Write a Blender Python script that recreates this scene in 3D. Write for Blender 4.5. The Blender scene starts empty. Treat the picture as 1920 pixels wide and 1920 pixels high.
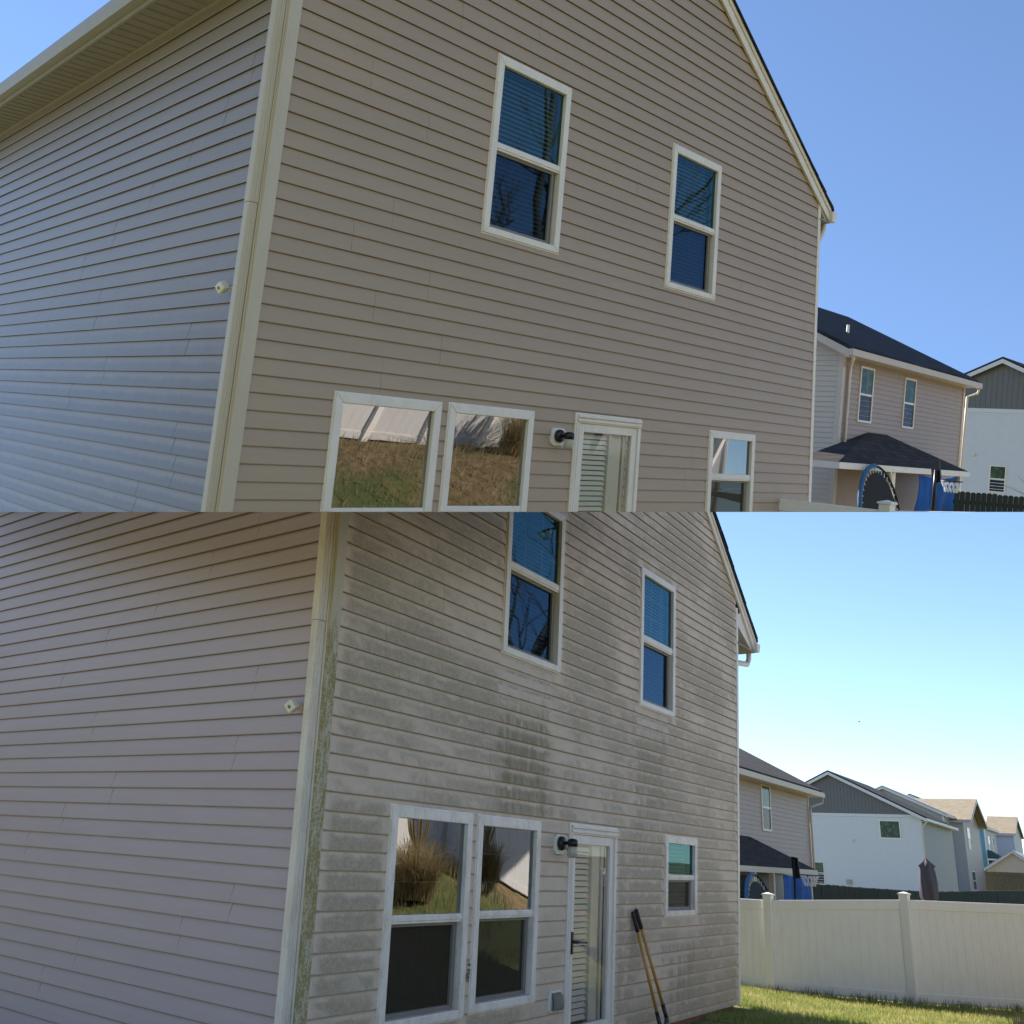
import bpy, bmesh, math, random
from mathutils import Vector, Matrix
random.seed(7)
SC = bpy.context.scene
COL = SC.collection

# ------------------------------------------------------------------ camera
CAM = Vector((-4.599, -5.497, -0.282))
RIGHT = Vector((0.63239, -0.77278, 0.05380))
DOWN = Vector((0.33909, 0.21371, -0.91616))
FWD = Vector((0.69650, 0.59761, 0.39719))
cd = bpy.data.cameras.new('camera'); cam = bpy.data.objects.new('camera', cd); COL.objects.link(cam)
mw = Matrix.Identity(4)
for i in range(3):
    mw[i][0] = RIGHT[i]; mw[i][1] = -DOWN[i]; mw[i][2] = -FWD[i]; mw[i][3] = CAM[i]
cam.matrix_world = mw
cd.sensor_width = 36.0; cd.lens = 34.6875; cd.shift_y = -160/1920
cd.clip_start = 0.05; cd.clip_end = 3000
SC.camera = cam

# ------------------------------------------------------------------ light
SUN_AZ, SUN_EL = math.radians(13), math.radians(44)      # azimuth from +Y towards +X
world = bpy.data.worlds.new('World'); SC.world = world; world.use_nodes = True
wn = world.node_tree; bg = wn.nodes['Background']
sky = wn.nodes.new('ShaderNodeTexSky'); sky.sky_type = 'NISHITA'; sky.sun_disc = False
sky.sun_elevation = SUN_EL; sky.sun_rotation = SUN_AZ
sky.air_density = 0.8; sky.dust_density = 0.0; sky.ozone_density = 3.0
wn.links.new(sky.outputs[0], bg.inputs[0]); bg.inputs[1].default_value = 0.115
sd = bpy.data.lights.new('sun', 'SUN'); sd.energy = 5.0; sd.angle = math.radians(0.5); sd.color = (1.0, 0.925, 0.83)
sun = bpy.data.objects.new('sun', sd); COL.objects.link(sun)
sdir = Vector((math.sin(SUN_AZ)*math.cos(SUN_EL), math.cos(SUN_AZ)*math.cos(SUN_EL), math.sin(SUN_EL)))
sun.rotation_euler = sdir.to_track_quat('Z', 'Y').to_euler(); sun.location = (0, 0, 60)
SC.view_settings.view_transform = 'Standard'; SC.view_settings.look = 'None'
SC.view_settings.exposure = 1.05; SC.view_settings.gamma = 1.0
SC.render.engine = 'CYCLES'
SC.cycles.max_bounces = 8; SC.cycles.transparent_max_bounces = 12

# ------------------------------------------------------------------ node helpers
class Mat:
    def __init__(s, name, rough=0.6, spec=0.5):
        s.m = bpy.data.materials.new(name); s.m.use_nodes = True; s.nt = s.m.node_tree
        s.b = s.nt.nodes['Principled BSDF']; s.b.inputs['Roughness'].default_value = rough
        s.b.inputs['Specular IOR Level'].default_value = spec
    def n(s, t): return s.nt.nodes.new(t)
    def put(s, sock, v):
        if isinstance(v, bpy.types.NodeSocket): s.nt.links.new(v, sock)
        elif isinstance(v, (tuple, list)) and len(v) == 3 and sock.type == 'RGBA': sock.default_value = (*v, 1)
        else: sock.default_value = v
    def math(s, op, a, b=0.0, clamp=False):
        k = s.n('ShaderNodeMath'); k.operation = op; k.use_clamp = clamp
        s.put(k.inputs[0], a); s.put(k.inputs[1], b); return k.outputs[0]
    def mul(s, a, b): return s.math('MULTIPLY', a, b)
    def add(s, a, b): return s.math('ADD', a, b)
    def sub(s, a, b): return s.math('SUBTRACT', a, b)
    def mn(s, a, b): return s.math('MINIMUM', a, b)
    def mx(s, a, b): return s.math('MAXIMUM', a, b)
    def smooth(s, x, a, b, to0=0.0, to1=1.0):
        k = s.n('ShaderNodeMapRange'); k.interpolation_type = 'SMOOTHSTEP'
        s.put(k.inputs['Value'], x); s.put(k.inputs['From Min'], a); s.put(k.inputs['From Max'], b)
        k.inputs['To Min'].default_value = to0; k.inputs['To Max'].default_value = to1
        return k.outputs['Result']
    def band(s, x, a, b, soft):
        return s.mul(s.smooth(x, a-soft, a+soft), s.smooth(x, b-soft, b+soft, 1.0, 0.0))
    def uv(s, name):
        k = s.n('ShaderNodeUVMap'); k.uv_map = name; return k.outputs[0]
    def obj(s): return s.n('ShaderNodeTexCoord').outputs['Object']
    def pos(s): return s.n('ShaderNodeNewGeometry').outputs['Position']
    def sep(s, v):
        k = s.n('ShaderNodeSeparateXYZ'); s.put(k.inputs[0], v); return k.outputs
    def scale(s, v, xyz):
        k = s.n('ShaderNodeVectorMath'); k.operation = 'MULTIPLY'; s.put(k.inputs[0], v); k.inputs[1].default_value = xyz; return k.outputs[0]
    def noise(s, v, sc, detail=3.0, rough=0.55, dist=0.0):
        k = s.n('ShaderNodeTexNoise'); s.put(k.inputs['Vector'], v); k.inputs['Scale'].default_value = sc
        k.inputs['Detail'].default_value = detail; k.inputs['Roughness'].default_value = rough; k.inputs['Distortion'].default_value = dist
        return k.outputs['Fac']
    def mix(s, f, a, b):
        k = s.n('ShaderNodeMix'); k.data_type = 'RGBA'; s.put(k.inputs[0], f); s.put(k.inputs[6], a); s.put(k.inputs[7], b); return k.outputs[2]
    def col(s, v): s.put(s.b.inputs['Base Color'], v); return s
    def bump(s, h, strength=0.3, dist=0.01):
        k = s.n('ShaderNodeBump'); k.inputs['Strength'].default_value = strength; k.inputs['Distance'].default_value = dist
        s.put(k.inputs['Height'], h); s.nt.links.new(k.outputs[0], s.b.inputs['Normal']); return s

def simple(name, c, rough=0.6, var=0.12, sc=4.0, spec=0.4, bump=0.0, metal=0.0):
    """a plain surface with a little uneven tone and grain"""
    M = Mat(name, rough, spec); p = M.obj()
    f = M.noise(p, sc, 5.0); g = M.noise(p, sc*14, 2.0)
    t = M.add(M.mul(M.sub(f, 0.5), 1.4), M.mul(M.sub(g, 0.5), 0.6))
    t = M.math('ADD', t, 0.5, True)
    M.col(M.mix(t, tuple(x*(1-var) for x in c), tuple(min(1, x*(1+var)) for x in c)))
    M.b.inputs['Metallic'].default_value = metal
    if bump: M.bump(g, bump, 0.01)
    return M.m

def vinyl(name, base, rough=0.42):
    M = Mat(name, rough, 0.45)
    uvp = M.uv('pos'); uvv = M.uv('frac'); o = M.sep(uvv)
    big = M.noise(M.scale(uvp, (0.5, 1.2, 1)), 1.1, 4.0)
    streak = M.noise(M.scale(uvp, (2.0, 9.0, 1)), 1.0, 5.0)
    rnd = o[1]
    t = M.add(M.mul(M.sub(big, 0.5), 0.8), M.mul(M.sub(streak, 0.5), 0.7))
    t = M.math('ADD', M.add(t, M.mul(M.sub(rnd, 0.5), 0.22)), 0.5, True)
    c = M.mix(t, tuple(x*0.90 for x in base), tuple(x*1.07 for x in base))
    return M, c, uvp, o

MATS = {}
# clean walls of the upper house
M, c, uvp, o = vinyl('vinyl_clean', (0.41, 0.295, 0.208)); M.col(M.mix(M.mul(M.smooth(o[0], 0.07, 0.0), 0.45), c, (0.17, 0.13, 0.10)))  # lip shade painted as a dark line along each lap's bottom edge
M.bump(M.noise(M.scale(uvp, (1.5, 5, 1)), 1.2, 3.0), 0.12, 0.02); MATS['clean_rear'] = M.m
# its side wall: lower part of each course browner, more so towards the bottom
M, c, uvp, o = vinyl('vinyl_washed', (0.31, 0.245, 0.20), 0.36)
edge_noise = M.add(M.mul(M.noise(M.scale(uvp, (3.0, 1.6, 1)), 1.5, 6.0, 0.7), 0.6), M.mul(M.noise(M.scale(uvp, (26.0, 5.0, 1)), 1.0, 5.0, 0.7), 0.4))
low = M.smooth(M.add(M.sep(uvp)[1], M.mul(M.sub(edge_noise, 0.5), 1.2)), 0.9, -0.7)
fr = M.smooth(M.add(o[0], M.mul(M.sub(edge_noise, 0.5), 0.9)), 0.75, 0.38)
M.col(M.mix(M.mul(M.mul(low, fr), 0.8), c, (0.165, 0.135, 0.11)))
M.bump(M.noise(M.scale(uvp, (1.5, 5, 1)), 1.2, 3.0), 0.15, 0.02); MATS['clean_left'] = M.m
# side wall of the lower house
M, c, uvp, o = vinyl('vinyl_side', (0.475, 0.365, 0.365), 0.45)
M.col(M.mix(M.mul(M.smooth(o[0], 0.085, 0.0), 0.75), c, (0.15, 0.115, 0.095))); M.bump(M.noise(M.scale(uvp, (1.5, 5, 1)), 1.2, 3.0), 0.12, 0.02); MATS['lower_left'] = M.m  # dark line at each butt is lap shade put into the colour

def dirty_wall():
    M, c, uvp, o = vinyl('vinyl_mildewed', (0.66, 0.515, 0.395), 0.6)
    u, h = M.sep(uvp)[0], M.sep(uvp)[1]; e = M.sep(M.uv('ends'))
    v = o[0]
    fine = M.noise(M.scale(uvp, (1, 1, 1)), 26.0, 6.0, 0.7)
    mid = M.noise(M.scale(uvp, (1, 1.3, 1)), 5.0, 5.0, 0.65, 0.6)
    big = M.noise(M.scale(uvp, (0.55, 0.9, 1)), 1.0, 3.0)
    rag = M.add(M.mul(M.sub(mid, 0.5), 1.1), M.mul(M.sub(fine, 0.5), 0.5))
    # each course is stained from its butt edge up to a ragged tide line
    tide = M.smooth(M.add(v, rag), 0.98, 0.62)
    end = M.mn(e[0], e[1])
    ends = M.smooth(M.add(end, M.mul(M.sub(mid, 0.5), 0.14)), 0.02, 0.12)
    patch = M.smooth(M.add(big, M.mul(M.sub(mid, 0.5), 0.45)), 0.34, 0.55)
    # washed channels where water runs off the window corners
    wob = M.add(M.mul(M.sub(mid, 0.5), 0.5), M.mul(M.sub(M.noise(M.scale(uvp, (0.8, 0.35, 1)), 2.0, 3.0), 0.5), 0.9))
    uw = M.add(u, wob)
    run = M.mx(M.band(uw, 3.42, 3.60, 0.10), M.mx(M.band(uw, 5.02, 5.18, 0.08), M.mul(M.band(uw, 4.25, 4.40, 0.12), 0.6)))
    run = M.mul(run, M.mul(M.smooth(h, 1.9, 1.2), M.smooth(M.noise(M.scale(uvp, (1.5, 4.0, 1)), 1.6, 4.0), 0.35, 0.6)))
    lowc = M.mul(M.band(u, 2.9, 3.75, 0.1), M.smooth(h, 0.1, 0.0))      # kept cleaner beside the door
    clean = M.mx(run, M.mul(lowc, 0.75))
    dirt = M.mul(M.mul(tide, ends), M.mul(patch, M.sub(1.0, M.mul(clean, 0.8))))
    grit = M.noise(M.scale(uvp, (1, 1, 1)), 70.0, 4.0, 0.75)
    dirt = M.mul(dirt, M.mul(M.smooth(fine, 0.2, 0.62, 0.45, 1.0), M.smooth(grit, 0.3, 0.6, 0.6, 1.0)))
    dirt = M.mx(dirt, M.mul(M.smooth(v, 0.16, 0.02), M.mul(M.smooth(mid, 0.35, 0.6), 0.8)))
    c = M.mix(M.mul(M.smooth(v, 0.085, 0.0), 0.75), c, (0.16, 0.125, 0.09)); c1 = M.mix(M.mul(dirt, 0.95), c, M.mix(big, (0.37, 0.29, 0.192), (0.31, 0.245, 0.165)))  # painted lap shade along each butt first, then the mildew dirt
    # green growth in the drip shadow of the windows
    def under(u0, u1, top, bot, amt, colour, cin):
        er = M.add(M.mul(M.sub(mid, 0.5), 0.34), M.mul(M.sub(M.noise(M.scale(uvp, (0.6, 5.5, 1)), 1.5, 2.0), 0.5), 0.42))
        box = M.mul(M.band(M.add(u, er), u0, u1, 0.06), M.mul(M.smooth(M.add(h, M.mul(M.sub(mid, 0.5), 0.6)), top+0.1, top-0.25), M.smooth(M.add(h, M.mul(M.sub(M.noise(M.scale(uvp, (7.0, 0.25, 1)), 1.3, 4.0, 0.7), 0.5), 2.2)), bot-0.3, bot+0.45)))
        st = M.smooth(M.add(v, M.mul(rag, 0.7)), 0.95, 0.45)
        k = M.mul(M.mul(box, st), M.smooth(M.noise(M.scale(uvp, (9, 2, 1)), 2.0, 4.0), 0.22, 0.6))
        return M.mix(M.mul(k, amt), cin, colour)
    def bare(u0, u1, top, bot, cin):                                # scrubbed strip just below a sill
        box = M.mul(M.mul(M.band(M.add(u, M.mul(M.sub(mid, 0.5), 0.25)), u0, u1, 0.05), M.band(M.add(h, M.mul(M.sub(mid, 0.5), 0.2)), bot, top, 0.06)), M.smooth(mid, 0.32, 0.55))
        line = M.mul(M.band(M.add(v, M.mul(rag, 0.2)), 0.62, 0.86, 0.07), M.smooth(fine, 0.35, 0.6))
        c2 = M.mix(M.mul(box, 0.9), cin, (0.62, 0.50, 0.41))
        return M.mix(M.mul(M.mul(box, line), 0.75), c2, (0.23, 0.195, 0.145))
    c1 = bare(2.28, 3.28, 1.36, 0.98, c1); c1 = bare(5.28, 6.2, 1.36, 1.06, c1)
    c1 = under(2.36, 3.22, 1.02, -0.02, 0.78, (0.19, 0.158, 0.062), c1)
    c1 = under(5.28, 6.10, 1.08, -0.1, 0.55, (0.22, 0.185, 0.105), c1)
    c1 = under(6.12, 7.05, -0.95, -1.55, 0.6, (0.21, 0.175, 0.10), c1)
    M.col(c1); M.bump(M.add(M.mul(fine, 0.5), M.noise(M.scale(uvp, (1.5, 5, 1)), 1.2, 3.0)), 0.15, 0.015)
    return M.m
MATS['dirty_rear'] = dirty_wall()

def post_mat():
    """corner post with green algae on its lower, shaded face"""
    M = Mat('algae_post', 0.6, 0.4); p = M.obj(); z = M.sep(p)[2]
    f = M.noise(M.scale(p, (6, 6, 1.6)), 2.2, 6.0, 0.7); g = M.noise(p, 60, 3.0)
    a = M.smooth(M.add(z, M.mul(M.sub(f, 0.5), 1.6)), 3.15, 2.75)
    blot = M.noise(M.scale(p, (9, 9, 2.2)), 2.0, 6.0, 0.75, 0.8)
    a = M.mul(a, M.smooth(M.add(blot, M.mul(M.sub(g, 0.5), 0.5)), 0.40, 0.60))
    c = M.mix(M.noise(M.scale(p, (4, 4, 1)), 3.0, 4.0), (0.62, 0.53, 0.42), (0.46, 0.39, 0.29))
    M.col(M.mix(M.mul(a, 0.9), c, (0.26, 0.215, 0.055))); M.bump(g, 0.2, 0.01)
    return M.m
MATS['algae_post'] = post_mat()
def weathered(name, c, dirt, amount):
    M = Mat(name, 0.45, 0.45); p = M.obj()
    f = M.noise(M.scale(p, (3, 3, 1.2)), 3.0, 6.0, 0.65); g = M.noise(p, 45, 3.0)
    M.col(M.mix(M.mul(M.smooth(M.add(f, M.mul(g, 0.25)), 0.5, 0.85), amount), c, dirt)); return M.m
MATS['trim_white'] = weathered('trim_white', (0.80, 0.715, 0.65), (0.5, 0.42, 0.32), 0.25)
MATS['trim_dirty'] = weathered('trim_dirty', (0.86, 0.76, 0.69), (0.48, 0.39, 0.26), 0.5)
MATS['trim_cream'] = weathered('trim_cream', (0.56, 0.47, 0.37), (0.45, 0.38, 0.29), 0.3)
MATS['downspout'] = weathered('downspout', (0.53, 0.49, 0.42), (0.40, 0.35, 0.27), 0.4)
MATS['downspout_dirty'] = weathered('downspout_dirty', (0.74, 0.64, 0.56), (0.46, 0.38, 0.28), 0.45)
MATS['backing'] = simple('backing', (0.10, 0.085, 0.07))
MATS['screen_frame'] = simple('screen_frame', (0.20, 0.175, 0.15), 0.5)
MATS['interior'] = simple('interior', (0.16, 0.14, 0.115), 0.8)
MATS['blind'] = simple('blind', (0.80, 0.78, 0.73), 0.6, 0.05)
MATS['curtain'] = simple('curtain', (0.72, 0.76, 0.68), 0.85, 0.1)
MATS['black_metal'] = simple('black_metal', (0.018, 0.016, 0.015), 0.35)
def shingle(name, c, var, su=1.0, sv=2.2):
    M = Mat(name, 0.9, 0.2); p = M.obj(); x = M.sep(p)
    k = M.n('ShaderNodeCombineXYZ'); M.put(k.inputs[0], M.add(x[0], x[1])); M.put(k.inputs[1], M.mul(x[2], sv))
    t = M.n('ShaderNodeTexBrick'); M.put(t.inputs['Vector'], k.outputs[0]); t.inputs['Scale'].default_value = 1.0
    t.inputs['Brick Width'].default_value = 0.30*su; t.inputs['Row Height'].default_value = 0.145; t.inputs['Mortar Size'].default_value = 0.008
    t.inputs['Color1'].default_value = (*[v*(1-var) for v in c], 1); t.inputs['Color2'].default_value = (*[v*(1+var) for v in c], 1); t.inputs['Mortar'].default_value = (*[v*0.45 for v in c], 1)
    n = M.noise(p, 1.1, 5.0); g = M.noise(p, 40, 3.0)
    M.col(M.mix(M.mul(n, 0.5), t.outputs['Color'], tuple(v*0.8 for v in c))); M.bump(M.add(g, M.mul(t.outputs['Fac'], -1.5)), 0.5, 0.012); return M.m
MATS['roof_dark'] = shingle('shingle_dark', (0.034, 0.033, 0.038), 0.35)
MATS['roof_black'] = shingle('shingle_charcoal', (0.045, 0.040, 0.042), 0.35)
MATS['roof_tan'] = shingle('shingle_tan', (0.30, 0.25, 0.18), 0.16)
MATS['soffit'] = simple('soffit', (0.28, 0.245, 0.24), 0.6)
MATS['eave_taupe'] = weathered('eave_taupe', (0.38, 0.34, 0.335), (0.3, 0.25, 0.22), 0.3)
MATS['fence_white'] = weathered('fence_white', (0.84, 0.785, 0.745), (0.6, 0.54, 0.48), 0.16)
MATS['yellow'] = simple('lacquered_wood', (0.52, 0.255, 0.05), 0.4, 0.12, 20)
MATS['rubber'] = simple('rubber', (0.045, 0.030, 0.022), 0.7)
MATS['steel'] = simple('steel', (0.12, 0.12, 0.125), 0.4, 0.2, 8, 0.5, 0, 0.8)
MATS['plastic_white'] = simple('plastic_white', (0.75, 0.70, 0.63), 0.4)
MATS['vent_brown'] = simple('vent_brown', (0.21, 0.185, 0.15), 0.6)
MATS['brick'] = simple('brick', (0.22, 0.11, 0.07), 0.9, 0.3, 8)
MATS['siding_pink'] = simple('siding_beige', (0.37, 0.28, 0.24), 0.5, 0.06)
MATS['siding_cream'] = simple('siding_cream', (0.54, 0.46, 0.40), 0.5, 0.05)
MATS['siding_white'] = simple('siding_white', (0.60, 0.605, 0.65), 0.5, 0.04)
MATS['siding_brown'] = simple('siding_brown', (0.19, 0.165, 0.145), 0.5, 0.05)
MATS['siding_pale'] = simple('siding_pale_grey', (0.47, 0.46, 0.48), 0.5, 0.05)
MATS['siding_grey'] = simple('siding_warm_grey', (0.36, 0.34, 0.33), 0.5, 0.05)
MATS['batten_grey'] = simple('batten_grey', (0.135, 0.135, 0.150), 0.5, 0.06)
MATS['siding_teal'] = simple('siding_teal', (0.10, 0.27, 0.36), 0.5, 0.05)
MATS['roof_green'] = simple('shingle_green', (0.03, 0.065, 0.06), 0.9, 0.25)
MATS['roof_blue'] = simple('shingle_blue', (0.10, 0.14, 0.19), 0.9, 0.2)
MATS['wood'] = simple('fence_wood', (0.21, 0.175, 0.10), 0.9, 0.25)
MATS['picket'] = simple('picket_green', (0.012, 0.022, 0.018), 0.7, 0.3)
MATS['umbrella'] = simple('umbrella_cloth', (0.11, 0.095, 0.115), 0.85)
MATS['tarp'] = simple('tarp', (0.010, 0.085, 0.33), 0.7, 0.3, 3.0, 0.2)
MATS['tarp_dark'] = simple('door_dark', (0.010, 0.020, 0.06), 0.5)
MATS['mat_black'] = simple('jump_mat', (0.012, 0.012, 0.013), 0.8)
MATS['pad_blue'] = simple('pad_blue', (0.035, 0.12, 0.24), 0.7)
MATS['net'] = simple('net', (0.75, 0.75, 0.78), 0.8)
MATS['amber'] = simple('amber_board', (0.22, 0.13, 0.03), 0.3)
MATS['bark'] = simple('bark', (0.16, 0.13, 0.10), 0.9, 0.3, 6)
MATS['bird'] = simple('bird', (0.02, 0.02, 0.02), 0.8)

def glass(name, ior, tint, absorb):
    """window glass: mirror of the yard and sky by Fresnel over a tinted see-through pane, slightly wavy"""
    m = bpy.data.materials.new(name); m.use_nodes = True; nt = m.node_tree
    nt.nodes.remove(nt.nodes['Principled BSDF']); out = nt.nodes['Material Output']
    fr = nt.nodes.new('ShaderNodeFresnel'); fr.inputs['IOR'].default_value = ior
    gl = nt.nodes.new('ShaderNodeBsdfGlossy'); gl.inputs['Roughness'].default_value = 0.0; gl.inputs['Color'].default_value = (*tint, 1)
    tr = nt.nodes.new('ShaderNodeBsdfTransparent'); tr.inputs['Color'].default_value = (*absorb, 1)
    mx = nt.nodes.new('ShaderNodeMixShader'); tc = nt.nodes.new('ShaderNodeTexCoord')
    no = nt.nodes.new('ShaderNodeTexNoise'); no.inputs['Scale'].default_value = 2.2; no.inputs['Detail'].default_value = 1.0
    bu = nt.nodes.new('ShaderNodeBump'); bu.inputs['Strength'].default_value = 0.02; bu.inputs['Distance'].default_value = 0.03
    L = nt.links.new
    L(tc.outputs['Object'], no.inputs['Vector']); L(no.outputs[0], bu.inputs['Height']); L(bu.outputs[0], gl.inputs['Normal'])
    L(fr.outputs[0], mx.inputs[0]); L(tr.outputs[0], mx.inputs[1]); L(gl.outputs[0], mx.inputs[2]); L(mx.outputs[0], out.inputs[0])
    return m
MATS['glass'] = glass('window_glass', 3.0, (0.95, 0.98, 1.0), (0.45, 0.5, 0.5))
MATS['glass_blue'] = glass('sky_tint_glass', 1.75, (0.32, 0.70, 0.86), (0.4, 0.45, 0.5))  # blue of the mirrored sky put into the reflection tint
MATS['glass_screen'] = glass('screened_glass', 1.5, (0.75, 0.85, 0.9), (0.3, 0.3, 0.3))
_nt = MATS['glass_screen'].node_tree; _df = _nt.nodes.new('ShaderNodeBsdfDiffuse'); _df.inputs[0].default_value = (0.13, 0.105, 0.075, 1); _mx = _nt.nodes.new('ShaderNodeMixShader'); _mx.inputs[0].default_value = 0.32
_src = _nt.nodes['Material Output'].inputs[0].links[0].from_socket; _nt.links.new(_src, _mx.inputs[1]); _nt.links.new(_df.outputs[0], _mx.inputs[2]); _nt.links.new(_mx.outputs[0], _nt.nodes['Material Output'].inputs[0])
MATS['glass_screen_blue'] = glass('screened_sky_tint_glass', 1.55, (0.35, 0.62, 0.9), (0.22, 0.22, 0.24))  # same painted sky blue, darker for the screened sash
MATS['glass_door'] = glass('door_glass', 1.45, (0.95, 0.97, 1.0), (0.93, 0.94, 0.93))
J = Mat('jar_glass', 0.25, 0.5); J.col((0.62, 0.57, 0.49)); J.b.inputs['Transmission Weight'].default_value = 0.35; MATS['jar'] = J.m

# ------------------------------------------------------------------ mesh helpers
class Frame:
    """a place of its own: origin and axes of its ground"""
    def __init__(s, o, r, cut=None, k=1.0): s.o = Vector(o); s.r = Matrix(r); s.cut = cut; s.k = k
    def w(s, p): return s.o + s.r @ Vector(p)*s.k
LOW = Frame((0, 0, 0), ((1, 0, 0), (0, 1, 0), (0, 0, 1)))
CUT = (FWD*(-0.08649) + DOWN).normalized()
UPP = Frame((-2.05982, -1.44128, 2.08850), ((0.955881, 0.079750, -0.282720), (-0.159049, 0.949673, -0.269861), (0.246970, 0.302921, 0.920459)), CUT, 0.8)

def root(name, label, cat, fr, loc, group=None):
    e = bpy.data.objects.new(name, None); COL.objects.link(e); e.empty_display_size = 0.3
    m = fr.r.to_4x4(); m.translation = fr.w(loc); e.matrix_world = m
    e['label'] = label; e['category'] = cat
    if group: e['group'] = group
    e['_f'] = 0; del e['_f']
    return e

class MB:
    """collects faces in a frame (through an optional mapping) and links them as one mesh object"""
    def __init__(s, fr, fn=None, uvs=()):
        s.fr = fr; s.fn = fn; s.bm = bmesh.new(); s.uvs = [s.bm.loops.layers.uv.new(n) for n in uvs]
    def v(s, *p):
        q = s.fn(*p) if s.fn else Vector(p)
        return s.bm.verts.new(s.fr.w(q))
    def face(s, pts, uv=None):
        vs = [s.v(*p) for p in pts]
        f = s.bm.faces.new(vs)
        if uv:
            for l, row in zip(f.loops, uv):
                for lay, c in zip(s.uvs, row): l[lay].uv = c
        return f
    def hexa(s, c):
        """8 corners: bottom ring 0-3, top ring 4-7"""
        vs = [s.v(*p) for p in c]
        for q in ((0, 3, 2, 1), (4, 5, 6, 7), (0, 1, 5, 4), (1, 2, 6, 5), (2, 3, 7, 6), (3, 0, 4, 7)):
            s.bm.faces.new([vs[i] for i in q])
    def box(s, x0, x1, y0, y1, z0, z1):
        s.hexa([(x0, y0, z0), (x1, y0, z0), (x1, y1, z0), (x0, y1, z0), (x0, y0, z1), (x1, y0, z1), (x1, y1, z1), (x0, y1, z1)])
        return s
    def prism(s, poly, d0, d1, ax=1):
        """polygon in the two other axes, extruded along ax from d0 to d1"""
        def P(a, b, d):
            return (d, a, b) if ax == 0 else ((a, d, b) if ax == 1 else (a, b, d))
        A = [s.v(*P(a, b, d0)) for a, b in poly]; B = [s.v(*P(a, b, d1)) for a, b in poly]
        s.bm.faces.new(A); s.bm.faces.new(B[::-1])
        n = len(poly)
        for i in range(n): s.bm.faces.new((A[i], B[i], B[(i+1) % n], A[(i+1) % n]))
        return s
    def tube(s, pts, rad, n=8, cap=True):
        pts = [Vector(p) for p in pts]; rings = []
        rad = rad if isinstance(rad, (list, tuple)) else [rad]*len(pts)
        up = Vector((0.13, 0.31, 0.94))
        for i, p in enumerate(pts):
            t = (pts[min(i+1, len(pts)-1)]-pts[max(i-1, 0)]).normalized()
            a = t.cross(up)
            if a.length < 0.05: a = t.cross(Vector((1, 0, 0)))
            a.normalize(); b = t.cross(a)
            rings.append([s.v(*(p+rad[i]*(math.cos(6.28318*k/n)*a+math.sin(6.28318*k/n)*b))) for k in range(n)])
        for r0, r1 in zip(rings, rings[1:]):
            for k in range(n):
                f = s.bm.faces.new((r0[k], r0[(k+1) % n], r1[(k+1) % n], r1[k])); f.smooth = n > 5
        if cap:
            s.bm.faces.new(rings[0][::-1]); s.bm.faces.new(rings[-1])
        return s
    def lathe(s, prof, n=16, ax=1, c=(0, 0, 0)):
        """profile (radius, along) turned about the axis ax through c"""
        rings = []
        for r, t in prof:
            ring = []
            for k in range(n):
                a, b = r*math.cos(6.28318*k/n), r*math.sin(6.28318*k/n)
                p = (t, a, b) if ax == 0 else ((a, t, b) if ax == 1 else (a, b, t))
                ring.append(s.v(p[0]+c[0], p[1]+c[1], p[2]+c[2]))
            rings.append(ring)
        for r0, r1 in zip(rings, rings[1:]):
            for k in range(n):
                f = s.bm.faces.new((r0[k], r0[(k+1) % n], r1[(k+1) % n], r1[k])); f.smooth = True
        s.bm.faces.new(rings[0]); s.bm.faces.new(rings[-1][::-1])
        return s
    def build(s, name, mat, parent=None, bevel=0.0, kind=None, recalc=True):
        bm = s.bm
        if s.fr.cut is not None:
            g = bm.verts[:]+bm.edges[:]+bm.faces[:]
            r = bmesh.ops.bisect_plane(bm, geom=g, dist=1e-5, plane_co=CAM, plane_no=s.fr.cut, clear_outer=True)
            ed = [x for x in r['geom_cut'] if isinstance(x, bmesh.types.BMEdge) and x.is_valid]
            if ed and bm.faces: bmesh.ops.edgenet_fill(bm, edges=ed)
            lone = [v for v in bm.verts if not v.link_faces]
            if lone: bmesh.ops.delete(bm, geom=lone, context='VERTS')
        if not bm.faces:
            bm.free(); return None
        if recalc: bmesh.ops.recalc_face_normals(bm, faces=bm.faces)
        p = parent
        while p is not None and p.parent is not None: p = p.parent
        if p is not None: bm.transform(p.matrix_world.inverted())
        me = bpy.data.meshes.new(name); bm.to_mesh(me); bm.free()
        o = bpy.data.objects.new(name, me); COL.objects.link(o); o.data.materials.append(MATS[mat] if isinstance(mat, str) else mat)
        if parent is not None: o.parent = parent
        if bevel:
            b = o.modifiers.new('bevel', 'BEVEL'); b.width = bevel; b.segments = 2; b.limit_method = 'ANGLE'
        if kind: o['kind'] = kind
        return o

def tag(o, label, cat, group=None):
    if o is None: return None
    o['label'] = label; o['category'] = cat
    if group: o['group'] = group
    return o

def subtract(r, holes):
    """rectangle minus rectangles -> rectangles (u0,u1,h0,h1)"""
    out = [r]
    for a0, a1, b0, b1 in holes:
        nxt = []
        for u0, u1, h0, h1 in out:
            if a1 <= u0 or a0 >= u1 or b1 <= h0 or b0 >= h1: nxt.append((u0, u1, h0, h1)); continue
            if a0 > u0: nxt.append((u0, a0, h0, h1))
            if a1 < u1: nxt.append((a1, u1, h0, h1))
            m0, m1 = max(u0, a0), min(u1, a1)
            if b0 > h0: nxt.append((m0, m1, h0, b0))
            if b1 < h1: nxt.append((m0, m1, b1, h1))
        out = nxt
    return [q for q in out if q[1]-q[0] > 0.012 and q[3]-q[2] > 0.012]

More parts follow.
